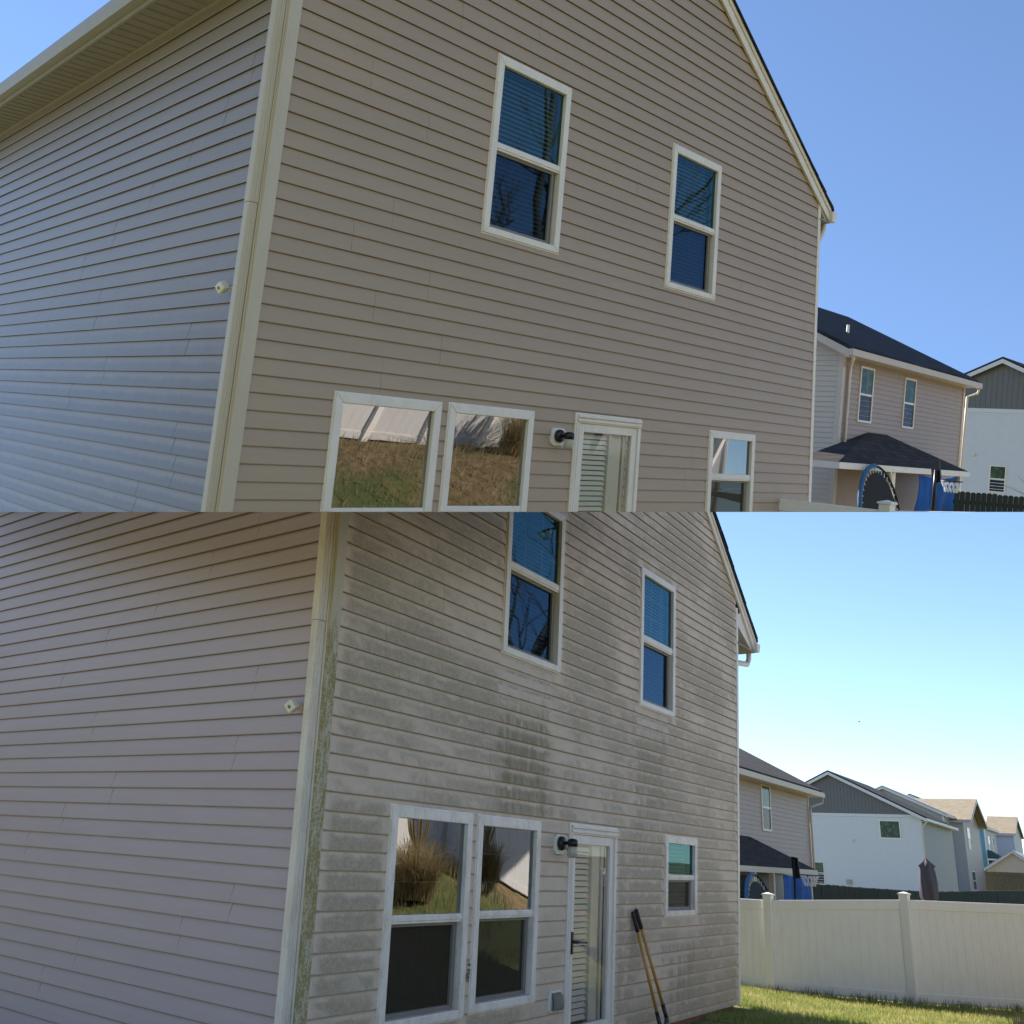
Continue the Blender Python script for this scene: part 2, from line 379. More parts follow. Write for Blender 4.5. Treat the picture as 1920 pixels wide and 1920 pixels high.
# ------------------------------------------------------------------ the two-storey house with lap siding
class House:
    def __init__(s, fr, P):
        s.fr = fr; s.P = P; s.sc = P['sc']
        s.b = Vector((math.cos(P['sk']), math.sin(P['sk']), 0)); s.nb = Vector((math.sin(P['sk']), -math.cos(P['sk']), 0))
        s.a = Vector((0, 1, 0)); s.na = Vector((-1, 0, 0)); s.c = Vector((0, 0, 1))
    def lean(s, u, h): return (s.P['k0']+s.P['k1']*u/s.P['W0'])*h
    def rear(s, u, d, h): return (s.b*(u+s.lean(u, h))+s.nb*d+s.c*h)*s.sc
    def left(s, w, d, h): return (s.a*w+s.na*d+s.c*h+s.b*s.lean(0, h))*s.sc
    def plan(s, u, w, h): return (s.b*(u+s.lean(u, h))+s.a*w+s.c*h)*s.sc
    def mb(s, side, uvs=()): return MB(s.fr, getattr(s, side), uvs)

def siding(H, side, rt, wall, mat, umin, umax_fn, h_from, h_to, holes, joints, gap, slant, obstacles):
    P = H.P; e = P['e']; hl = P['hl']
    n0 = math.floor((h_from-hl)/e); n1 = math.ceil((h_to-hl)/e)
    for n in range(n0, n1):
        y0 = hl+n*e; y1 = y0+e
        um = umax_fn(y0+0.35*e)
        if um-umin < 0.05: continue
        rnd = random.random()
        for (u0, u1, a, b) in subtract((umin, um, max(y0, h_from), y1), holes):
            xs = [u0]+[j for j in joints(n) if u0+0.25 < j < u1-0.25]+[u1]
            for i in range(len(xs)-1):
                x0 = xs[i]+(gap if i else 0); x1 = xs[i+1]
                m = H.mb(side, ('pos', 'ends', 'frac'))
                prof = []
                f = lambda y: 0.0180-0.0150*(y-y0)/e
                dj = 0.0 if i % 2 == 0 else 0.0012
                bl = lambda y: f(y)+dj+0.0026*math.sin(math.pi*min(1, max(0, (y-y0)/e)))+wv
                wv = random.uniform(-0.0006, 0.0006)
                if a <= y0+1e-4: prof = [(bl(a)-0.0045, a+0.016), (bl(a)-0.004, a), (bl(a), a), (bl(a)+0.0008, a+0.006)]
                else: prof = [(0.001, a), (bl(a), a)]
                if b-a > 0.07: prof += [(bl(a+(b-a)*q), a+(b-a)*q) for q in (0.28, 0.52, 0.76)]
                prof.append((bl(b), b))
                sl0 = slant if i else 0.0; sl1 = slant if i < len(xs)-2 else 0.0
                def sx(x, sl, y):
                    t = (y-y0)/e; return x+sl*(t*t*(3-2*t))
                L = [(sx(x0, sl0, y), d, y) for d, y in prof]; R = [(sx(x1, sl1, y), d, y) for d, y in prof]
                def uvr(p): return ((p[0], p[2]), (p[0]-u0, u1-p[0]), ((p[2]-y0)/e, rnd))
                for k in range(len(prof)-1):
                    q = [L[k], R[k], R[k+1], L[k+1]]; m.face(q, [uvr(p) for p in q]).smooth = k > 2
                bk0, bk1 = (sx(x0, sl0, b), 0.001, b), (sx(x1, sl1, b), 0.001, b)
                for side_pts in ((L[1:] if len(L) > 5 else L)+[bk0], (R[1:] if len(R) > 5 else R)+[bk1]): m.face(side_pts, [uvr(p) for p in side_pts])
                m.build('siding_panel', mat, wall)

def window(H, rt, u0, u1, h0, h1, rail, trim, grid=True, blind='blind', top_glass='glass', curtain=None, label=None):
    T = 0.075
    m = H.mb('rear')
    m.prism([(u0, h0), (u1, h0), (u1-T, h0+T*0.8), (u0+T, h0+T*0.8)], -0.07, 0.034)
    m.prism([(u1, h0), (u1, h1), (u1-T, h1-T), (u1-T, h0+T*0.8)], -0.07, 0.034)
    m.prism([(u1, h1), (u0, h1), (u0+T, h1-T), (u1-T, h1-T)], -0.07, 0.034)
    m.prism([(u0, h1), (u0, h0), (u0+T, h0+T*0.8), (u0+T, h1-T)], -0.07, 0.034)
    win = m.build('window', trim, rt, 0.005)
    if win is None: return
    if label: win['label'] = label
    # outer lip and sill nose
    m = H.mb('rear'); m.box(u0-0.012, u1+0.012, 0.002, 0.020, h0-0.012, h0); m.box(u0-0.012, u1+0.012, 0.002, 0.020, h1, h1+0.012)
    m.box(u0-0.012, u0, 0.002, 0.020, h0, h1); m.box(u1, u1+0.012, 0.002, 0.020, h0, h1); m.build('channel', trim, win)
    g0, g1 = u0+T, u1-T; b0, b1 = h0+T*0.8, h1-T
    r0, r1 = rail
    m = H.mb('rear'); m.box(g0, g1, -0.06, 0.016, r0, r1); m.box(g0, g1, 0.016, 0.024, r0+0.018, r1-0.012); m.build('meeting_rail', trim, win, 0.003)
    m = H.mb('rear'); m.face([(g0, -0.004, r1), (g1, -0.004, r1), (g1, -0.004, b1), (g0, -0.004, b1)]); m.build('upper_pane', top_glass, win, 0, None, False)
    # lower sash, set back, seen through its insect screen
    S = 0.035
    m = H.mb('rear')
    m.box(g0, g0+0.012, -0.05, -0.004, b0, r0); m.box(g1-S*2, g1-S, -0.05, -0.012, b0, r0); m.box(g0, g1-S, -0.05, -0.010, r0-0.022, r0); m.box(g0+0.012, g1-S*2, -0.05, -0.012, b0, b0+S)
    m.build('screen_frame', 'screen_frame', win, 0.002)
    m = H.mb('rear'); m.box(g1-S, g1, -0.06, -0.03, b0, r0); m.build('jamb_track', 'screen_frame', win)
    m = H.mb('rear'); m.face([(g0, -0.034, b0), (g1-S, -0.034, b0), (g1-S, -0.034, r0), (g0, -0.034, r0)]); m.build('lower_pane', 'glass_screen_blue' if top_glass == 'glass_blue' and h0 > 0.5 else 'glass_screen', win, 0, None, False)
    if grid:
        m = H.mb('rear')
        for k in range(1, 3):
            x = g0+(g1-g0)*k/3; m.box(x-0.0035, x+0.0035, -0.014, -0.010, r1, b1)
        nr = max(2, round((b1-r1)/0.22))
        for k in range(1, nr):
            y = r1+(b1-r1)*k/nr; m.box(g0, g1, -0.0135, -0.0105, y-0.0035, y+0.0035)
        m.build('muntin_grid', 'blind', win)
    if blind:
        m = H.mb('rear'); y = b0+0.02
        while y < b1:
            m.face([(g0+0.01, -0.085, y), (g1-0.01, -0.085, y), (g1-0.01, -0.105, y+0.030), (g0+0.01, -0.105, y+0.030)]); y += 0.042
        m.build('blind', blind, win)
    if curtain:
        m = H.mb('rear'); n = 26
        for k in range(n):
            x0_ = g0+curtain*(g1-g0)+(1-curtain)*(g1-g0)*k/n; x1_ = g0+curtain*(g1-g0)+(1-curtain)*(g1-g0)*(k+1)/n
            d0_ = -0.11+0.02*math.sin(k*1.3); d1_ = -0.11+0.02*math.sin((k+1)*1.3)
            m.face([(x0_, d0_, b0), (x1_, d1_, b0), (x1_, d1_, b1), (x0_, d0_, b1)])
        m.build('curtain', 'curtain', win)
    m = H.mb('rear')
    D = -0.55
    for q in ([(g0, D, b0), (g1, D, b0), (g1, D, b1), (g0, D, b1)], [(g0, -0.06, b0), (g0, D, b0), (g0, D, b1), (g0, -0.06, b1)], [(g1, -0.06, b0), (g1, D, b0), (g1, D, b1), (g1, -0.06, b1)],
              [(g0, -0.06, b0), (g1, -0.06, b0), (g1, D, b0), (g0, D, b0)], [(g0, -0.06, b1), (g1, -0.06, b1), (g1, D, b1), (g0, D, b1)]): m.face(q)
    m.build('room_recess', 'interior', win)

def door(H, rt, u0, u1, h0, h1, trim):
    m = H.mb('rear')
    m.box(u0, u0+0.085, -0.06, 0.030, h0, h1-0.10); m.box(u1-0.05, u1, -0.06, 0.030, h0, h1-0.10)
    m.box(u0, u1, -0.06, 0.030, h1-0.10, h1); m.box(u0+0.03, u1-0.012, 0.030, 0.046, h1-0.085, h1-0.058); m.box(u0+0.03, u1-0.012, 0.030, 0.052, h1-0.045, h1-0.02)
    dr = m.build('door', trim, rt, 0.004)
    if dr is None: return
    a0, a1, b1 = u0+0.085, u1-0.05, h1-0.10
    m = H.mb('rear')
    m.box(u0+0.022, u0+0.03, 0.030, 0.036, h0, h1-0.10); m.box(u0+0.06, u0+0.066, 0.030, 0.035, h0, h1-0.10); m.build('casing_bead', trim, dr)
    S = 0.085
    m = H.mb('rear'); m.box(a0, a0+S, -0.05, 0.012, h0, b1); m.box(a1-S, a1, -0.05, 0.012, h0, b1); m.box(a0+S, a1-S, -0.05, 0.012, b1-S, b1); m.box(a0+S, a1-S, -0.05, 0.012, h0, h0+0.18)
    m.build('door_stile', trim, dr, 0.004)
    m = H.mb('rear'); m.face([(a0+S, -0.012, h0+0.18), (a1-S, -0.012, h0+0.18), (a1-S, -0.012, b1-S), (a0+S, -0.012, b1-S)]); m.build('door_pane', 'glass_door', dr, 0, None, False)
    # inner door with its blind, seen through the storm door
    m = H.mb('rear'); g0, g1 = a0+S, a1-S; gm = g0+(g1-g0)*0.62
    y = h0+0.2
    while y < b1-S-0.04:
        m.hexa([(g0, -0.075, y), (gm, -0.075, y), (gm, -0.095, y+0.036), (g0, -0.095, y+0.036), (g0, -0.077, y-0.004), (gm, -0.077, y-0.004), (gm, -0.099, y+0.034), (g0, -0.099, y+0.034)]); y += 0.052
    m.build('blind', 'blind', dr)
    m = H.mb('rear'); m.box(gm, gm+0.045, -0.11, -0.05, h0, b1-S); m.box(gm+0.045, g1-0.07, -0.11, -0.075, h0, b1-S); m.box(g1-0.05, g1, -0.11, -0.06, h0, b1-S); m.build('inner_door', 'plastic_white', dr)
    m = H.mb('rear'); m.box(a0, a1, -0.25, -0.12, h0, b1); m.build('room_recess', 'interior', dr)
    if h0 < -1.3 and H.fr.cut is None:
        m = H.mb('rear'); x = a0+0.028
        m.box(x, x+0.03, 0.012, 0.028, -1.10, -0.915); m.tube([(x+0.015, 0.02, -1.0), (x+0.015, 0.065, -1.0), (x+0.06, 0.068, -0.998), (x+0.235, 0.068, -1.008)], [0.012, 0.011, 0.011, 0.010], 8)
        m.build('door_handle', 'black_metal', dr)

def make_house(fr, P, name, label, M_):
    H = House(fr, P); W = P['W']; base = P['base']
    rt = root(name, label, 'house', fr, H.plan(0, 0, base))
    ur, hr, sl = P['rake']                 # a point of the rake board's inner edge, right side, and its slope
    ap = W/2; hap = hr+sl*(ur-ap)
    LW = P['LW']; sof = P['sof']
    rake_u = lambda h: ap+(hap-h)/sl
    # rear wall backing with openings
    holes = [(w[0], w[1], w[2], w[3]) for w in P['wins']]+[P['door'][:2]+(base-0.3, P['door'][3])]
    m = H.mb('rear')
    for (u0, u1, a, b) in subtract((0.0, W, base, hr), [(q[0]+0.02, q[1]-0.02, q[2]+0.02, q[3]-0.02) for q in holes]): m.box(u0, u1, -0.12, 0.0, a, b)
    for k in range(12):
        a = hr+(hap-hr)*k/12; b = hr+(hap-hr)*(k+1)/12; hw = (hap-b)/sl
        if hw > 0.02: m.box(ap-min(hw, W/2), ap+min(hw, W/2), -0.12, 0.0, a, b)
    rear = m.build('wall', 'backing', rt); rear['label'] = 'gable wall with windows and back door'
    def um(h): return min(W-0.055, rake_u(h)+0.10)
    rj = {}
    def rjoint(n):
        k = n//2
        if k not in rj: r = random.Random(k*7+P['seed']); s0 = r.uniform(0.6, 3.4); rj[k] = [s0, s0+3.66, s0+7.3]
        return rj[k]
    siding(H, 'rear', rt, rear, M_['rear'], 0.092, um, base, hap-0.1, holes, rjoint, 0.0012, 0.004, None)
    # the part of the gable left of the ridge is bounded by the left rake: covered by its board
    m = H.mb('left'); m.box(0.05, LW, -0.12, 0.0, base, sof); lw = m.build('wall', 'backing', rt); lw['label'] = 'long side wall'
    LJ = P['joints']
    def ljoint(n):
        k = (n+1)//2
        if k not in LJ:
            r = random.Random(k*13+P['seed']); LJ[k] = r.uniform(0.5, 4.1)
        a = LJ[k]; return sorted(x for x in (a-7.32, a-3.66, a, a+3.66, a+7.32) if x > 0)
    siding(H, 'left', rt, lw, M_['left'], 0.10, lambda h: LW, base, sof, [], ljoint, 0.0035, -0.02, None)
    # plain far walls close the body
    if fr.cut is None:
        m = MB(fr, H.plan); m.box(W-0.02, W+0.0, 0.02, LW, base, hr); m.box(0.12, W-0.02, LW-0.1, LW, base, hr); m.build('wall', M_['left'], rt)
    # corner post, right corner trim, downspout
    m = H.mb('rear'); m.box(-0.012, 0.092, 0.0, 0.024, base, sof+0.15); m.box(-0.012, 0.008, 0.024, 0.028, base, sof+0.15); m.build('corner_post', M_['post'], rt, 0.003)
    m = H.mb('left'); m.box(0.0, 0.10, 0.0, 0.022, base, sof); m.build('corner_post', M_['spout'], rt, 0.003)
    m = H.mb('rear'); m.box(W-0.055, W+0.02, 0.0, 0.024, base, hr+0.1); m.build('corner_post', M_['trim'], rt, 0.003)
    d0, d1, w0, w1 = 0.026, 0.098, 0.012, 0.075
    split = P['spout_joint']
    m = H.mb('left')
    m.box(w0, w1, d0, d1, base+0.05, split)
    for q in (0.33, 0.66): m.box(w0-0.004, w0, d0+(d1-d0)*q-0.006, d0+(d1-d0)*q+0.006, base+0.05, split)
    ds = m.build('downspout', M_['spout'], rt, 0.004)
    m = H.mb('left'); m.box(w0-0.003, w1+0.003, d0-0.002, d1+0.003, split+0.002, sof-0.02)
    for q in (0.33, 0.66): m.box(w0-0.008, w0-0.003, d0+(d1-d0)*q-0.006, d0+(d1-d0)*q+0.006, split+0.002, sof-0.02)
    m.build('downspout', M_['spout'], rt, 0.004)
    # left eave: soffit panels, fascia, gutter
    SO = P.get('SO', 0.36)
    n = 60
    for k in range(n):
        a = -0.1+(LW+0.2)*k/n; b = -0.1+(LW+0.2)*(k+1)/n
        m = H.mb('left'); m.box(a, b-0.004, 0.005, SO, sof, sof+0.012); m.box(a+0.02, a+0.03, 0.02, SO-0.02, sof-0.004, sof)
        m.build('soffit_panel', 'soffit', rt)
    m = H.mb('left'); m.box(-0.1, LW+0.1, SO, SO+0.02, sof-0.01, sof+0.15); m.box(-0.1, LW+0.1, 0.004, 0.03, sof-0.022, sof-0.001); m.build('fascia', M_['eave'], rt)
    m = H.mb('left'); m.prism([(SO+0.022, sof+0.03), (SO+0.10, sof+0.03), (SO+0.135, sof+0.10), (SO+0.135, sof+0.14), (SO+0.12, sof+0.14), (SO+0.115, sof+0.105), (SO+0.09, sof+0.045), (SO+0.022, sof+0.045)], -0.12, LW+0.1, 0)
    m.build('gutter', M_['eave'], rt)
    # rake boards and roof
    ct = 1/math.sqrt(1+sl*sl); bw = 0.15/ct; sh = 0.026/ct
    tip = P['tip']
    def rl(u): return hap-sl*abs(u-ap)
    for sgn in (1, -1):
        tp = tip if sgn > 0 else P.get('tip_left', tip)
        e_in = ap+sgn*(min(ur, tp)-ap); e_out = ap+sgn*(tp-ap)
        m = H.mb('rear'); m.prism([(ap, hap), (e_in, rl(e_in)), (e_out, rl(e_out)), (e_out, rl(e_out)+bw), (ap, hap+bw)], 0.018, 0.05); rb = m.build('rake_board', M_['trim'], rt, 0.003)
        if rb is not None:
            m = H.mb('rear'); m.prism([(ap, hap+bw*0.62), (e_out, rl(e_out)+bw*0.62), (e_out, rl(e_out)+bw), (ap, hap+bw)], 0.05, 0.068); m.build('drip_board', M_['trim'], rb, 0.003)
        m = MB(fr, H.plan)
        eo = ap+sgn*(tp-ap+0.05)
        m.prism([(ap, hap+bw), (eo, rl(eo)+bw), (eo, rl(eo)+bw+sh), (ap, hap+bw+sh)], -0.09, LW+0.15)
        rf = m.build('roof', 'roof_dark', rt)
        # the shingle courses show as small steps along the roof's edge
        if rf is not None:
            L = (eo-ap)*sgn; x = L-0.02
            while x > 0.3:
                m = MB(fr, H.plan); xa = ap+sgn*x; xb = ap+sgn*(x-0.26)
                j = random.uniform(-0.012, 0.012)
                m.prism([(xa, rl(xa)+bw+sh), (xb, rl(xb)+bw+sh), (xa, rl(xa)+bw+sh+0.014+j*0.4)], -0.094+j*0.5, LW+0.15); m.build('shingle_course', 'roof_dark', rf); x -= 0.26
    # boxed eave return, gutter end and elbow on the right
    m = H.mb('rear'); e = tip; m.prism([(W-0.02, rl(ur)-0.02), (W+0.02, rl(ur)-0.16), (e-0.06, rl(e)+0.0), (e, rl(e)+bw*0.8), (ur, rl(ur)+bw*0.5)], -0.10, 0.016); m.build('eave_return', M_['trim'], rt)
    m = MB(fr, H.plan); m.prism([(e-0.02, rl(e)+0.00), (e+0.08, rl(e)+0.0), (e+0.12, rl(e)+0.08), (e+0.12, rl(e)+0.13), (e-0.02, rl(e)+0.13)], -0.10, LW); m.build('gutter', M_['trim'], rt)
    m = MB(fr, H.plan); m.box(W, e, -0.05, LW, rl(e)-0.02, rl(e)); m.build('soffit', 'soffit', rt)
    zb = rl(e)
    m = MB(fr, H.plan); m.tube([(e+0.02, 0.06, zb+0.02), (e+0.02, 0.06, zb-0.10), (e-0.06, 0.06, zb-0.20), (W+0.12, 0.06, zb-0.27), (W+0.065, 0.06, zb-0.36), (W+0.065, 0.06, base+0.05)], 0.042, 8); m.build('downspout', M_['trim'], rt)
    if fr.cut is None:
        for k in range(int(W/0.21)):
            for r in range(4):
                x = k*0.21+(0.105 if r % 2 else 0.0)
                m = H.mb('rear'); m.box(x, x+0.20, -0.11, -0.012+random.uniform(-0.002, 0.002), base-0.072*(r+1)+0.008, base-0.072*r-0.002); m.build('brick', 'brick', rt)
    for w in P['wins']:
        window(H, rt, w[0], w[1], w[2], w[3], w[4], M_['win'] if w[2] > 0.5 else M_['winlow'], **w[5])
    door(H, rt, *P['door'], M_['win'])
    return H, rt

LOP = dict(sc=1.0, sk=0.158802, k0=-0.060301, k1=0.153539, W0=8.73158, W=8.76, e=0.1232, hl=0.045, base=-1.872, LW=9.0, sof=3.02,
           rake=(8.96, 3.233, 0.8435), tip=9.47, tip_left=8.80, SO=0.08, spout_joint=1.16, seed=3,
           wins=[(2.30, 3.40, 1.395, 3.02, (2.183, 2.266), dict(top_glass='glass_blue')),
                 (5.32, 6.37, 1.374, 3.02, (2.122, 2.210), dict(top_glass='glass_blue')),
                 (0.848, 1.958, -1.45, 0.0, (-0.788, -0.729), dict(blind=None)),
                 (2.048, 3.122, -1.432, 0.0, (-0.776, -0.716), dict(blind=None, curtain=0.0)),
                 (6.124, 7.135, -0.83, 0.01, (-0.452, -0.394), dict(grid=False, top_glass='glass_blue'))],
           door=(3.70, 4.79, -1.87, 0.03),
           joints={16: 4.66+3.66, 20: 3.946, 18: 4.656})
# joint of each pair of courses on the side wall: pair index -> distance from the corner
for h, w in ((2.512, 3.946), (2.294, 4.656), (1.974, 0.956), (1.771, 1.546), (1.509, 2.29), (1.257, 3.018), (0.995, 3.71), (0.754, 4.433), (0.511, 3.014), (0.284, 0.927), (0.046, 2.54), (-0.194, 3.276), (-0.643, 0.772), (-0.867, 1.338), (-1.082, 2.132), (-1.307, 2.712), (-1.533, 3.187)):
    LOP['joints'][round((h-LOP['hl'])/(2*LOP['e']))] = w
UPP_ = dict(sc=0.93, sk=0.093745, k0=0.065005, k1=-0.159469, W0=8.79531, W=8.81, e=0.1268, hl=0.033, base=-2.55, LW=9.6, sof=2.80,
            rake=(8.572, 2.985, 0.5776), tip=9.06, spout_joint=0.98, seed=11,
            wins=[(2.21, 3.254, 1.231, 2.787, (1.971, 2.043), dict(grid=False, top_glass='glass_blue')),
                  (5.10, 6.13, 1.22, 2.747, (1.952, 2.022), dict(grid=False, top_glass='glass_blue')),
                  (0.838, 1.932, -2.05, -0.287, (-1.235, -1.168), dict(blind=None)),
                  (2.03, 3.107, -2.05, -0.28, (-1.225, -1.153), dict(blind=None)),
                  (6.19, 7.24, -1.45, -0.281, (-0.85, -0.77), dict(grid=False, blind=None))],
            door=(3.71, 4.815, -2.5, -0.235), joints={})
for h, w in ((1.791, 0.789), (1.539, 1.358), (1.3, 2.072), (1.056, 2.829), (2.455, 2.633), (2.244, 3.405), (2.012, 4.091), (0.284, 2.994), (0.043, 0.894), (-0.237, 2.577), (-0.499, 3.387), (-0.791, 4.555), (-1.06, 0.828), (-1.275, 1.464), (0.794, 3.545)):
    UPP_['joints'][round((h-UPP_['hl'])/(2*UPP_['e']))] = w

HL, rl_ = make_house(LOW, LOP, 'siding_house', 'two-storey house with mildew-stained grey siding, green algae on its corner post', dict(rear='dirty_rear', left='lower_left', post='algae_post', spout='downspout_dirty', trim='trim_white', win='trim_white', winlow='trim_dirty', eave='trim_white'))
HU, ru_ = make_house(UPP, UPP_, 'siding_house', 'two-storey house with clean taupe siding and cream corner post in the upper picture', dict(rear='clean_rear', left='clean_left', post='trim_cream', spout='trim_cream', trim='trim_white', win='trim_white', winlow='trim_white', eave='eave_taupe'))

# ------------------------------------------------------------------ ground
def az_deg(x, y): return math.degrees(math.atan2(x, y))
def sstep(x, a, b):
    t = max(0.0, min(1.0, (x-a)/(b-a))); return t*t*(3-2*t)
def crest(az):
    t = sstep(az, 117, 126); return -0.5*(1-t)+(2.28-(az-137.8)*0.097)*t
def ground_z(x, y):
    z = -1.93-0.18*sstep(x, 8.5, 12.5)-0.12*sstep(x, 14, 40)
    r = math.hypot(x, y); az = az_deg(x, y) % 360
    k = sstep(az, 98, 110)*(1-sstep(az, 156, 200))
    h = sstep(r, 6.0, 12.2)
    return z+(crest(az)-z)*k*h+0.05*math.sin(x*1.7+y)*math.sin(y*1.3)*k*h
m = MB(LOW)
xs = [-600, -200, -60]+[-20+1.0*i for i in range(61)]+[60, 120, 300, 900]
ys = [-600, -200, -60]+[-24+1.0*i for i in range(61)]+[60, 120, 300, 900]
V = [[m.v(x, y, ground_z(x, y)) for x in xs] for y in ys]
for j in range(len(ys)-1):
    for i in range(len(xs)-1): f = m.bm.faces.new((V[j][i], V[j][i+1], V[j+1][i+1], V[j+1][i])); f.smooth = True
G = Mat('lawn_soil', 0.95, 0.1); p = G.pos()
n1 = G.noise(p, 0.45, 5.0); n2 = G.noise(p, 7.0, 5.0, 0.7); zz = G.sep(p)[2]
lawn = G.mix(G.smooth(n2, 0.3, 0.7), (0.11, 0.145, 0.035), (0.27, 0.235, 0.10))
bank = G.mix(G.smooth(n2, 0.35, 0.7), (0.20, 0.125, 0.065), (0.34, 0.25, 0.13))
bank = G.mix(G.smooth(n1, 0.42, 0.60), bank, (0.11, 0.135, 0.045))
G.col(G.mix(G.smooth(zz, -1.9, -1.5), lawn, bank)); G.bump(n2, 0.6, 0.06)
gr = m.build('ground', G.m); gr['kind'] = 'structure'

def blade_mat(name, a, b):
    """thin leaf: scatters light and lets a good part of it through"""
    M = Mat(name, 0.6, 0.3); p = M.pos()
    c = M.mix(M.smooth(M.add(M.mul(M.noise(p, 2.2, 4.0), 0.6), M.mul(M.noise(p, 60, 1.0), 0.4)), 0.35, 0.65), a, b); M.col(c)
    t = M.n('ShaderNodeBsdfTranslucent'); M.put(t.inputs[0], c); x = M.n('ShaderNodeMixShader'); x.inputs[0].default_value = 0.5
    M.nt.links.new(M.b.outputs[0], x.inputs[1]); M.nt.links.new(t.outputs[0], x.inputs[2]); M.nt.links.new(x.outputs[0], M.nt.nodes['Material Output'].inputs[0]); return M.m
MATS['straw'] = blade_mat('straw', (0.36, 0.27, 0.13), (0.52, 0.42, 0.24))
MATS['blade'] = blade_mat('grass_blade', (0.20, 0.27, 0.05), (0.50, 0.46, 0.19))
MATS['weed'] = blade_mat('weed_blade', (0.11, 0.16, 0.035), (0.30, 0.28, 0.12))
def blades(name, mat, spots, label):
    m = MB(LOW)
    for x, y, h, w in spots:
        z = ground_z(x, y); a = random.uniform(0, 6.28); dx, dy = math.cos(a)*w, math.sin(a)*w
        lx, ly = random.uniform(-0.5, 0.5)*h, random.uniform(-0.5, 0.5)*h
        b0 = m.v(x-dx, y-dy, z-0.01); b1 = m.v(x+dx, y+dy, z-0.01); c0 = m.v(x-dx*.7+lx*.4, y-dy*.7+ly*.4, z+h*.6); c1 = m.v(x+dx*.7+lx*.4, y+dy*.7+ly*.4, z+h*.6); t = m.v(x+lx, y+ly, z+h)
        m.bm.faces.new((b0, b1, c1, c0)); m.bm.faces.new((c0, c1, t))
    o = m.build(name, mat, None, 0, 'stuff', False); o['label'] = label; o['category'] = 'grass'
FENCE = [(12.95, 6.6), (12.72, 4.68), (12.40, 2.80), (13.27, 0.82), (14.57, -0.90), (15.87, -2.62)]
def fence_x(y):
    for (x0, y0), (x1, y1) in zip(FENCE, FENCE[1:]):
        if y1 <= y <= y0: return x0+(x1-x0)*(y0-y)/(y0-y1)
    return 15
sp = []
while len(sp) < 52000:
    x = random.uniform(7.2, 15.4); y = random.uniform(-2.2, 4.2)
    if x < fence_x(y)-0.02 and not (x < 8.75 and y > 1.25): sp.append((x, y, random.uniform(0.03, 0.085), random.uniform(0.003, 0.006)))
blades('lawn_grass', 'blade', sp, 'sunlit green and straw-coloured lawn grass before the white fence')
sp = []
for k in range(900):
    y = random.uniform(-2.2, 4.2); c = random.choice((2.75, 0.78, 1.4, 0.2, -0.5, 2.1, -0.9))
    if random.random() < 0.6: y = random.gauss(c, 0.12)
    sp.append((fence_x(y)-random.uniform(0.02, 0.14), y, random.uniform(0.05, 0.16), 0.004))
blades('fence_weeds', 'weed', sp, 'taller dark weeds growing along the foot of the white fence')

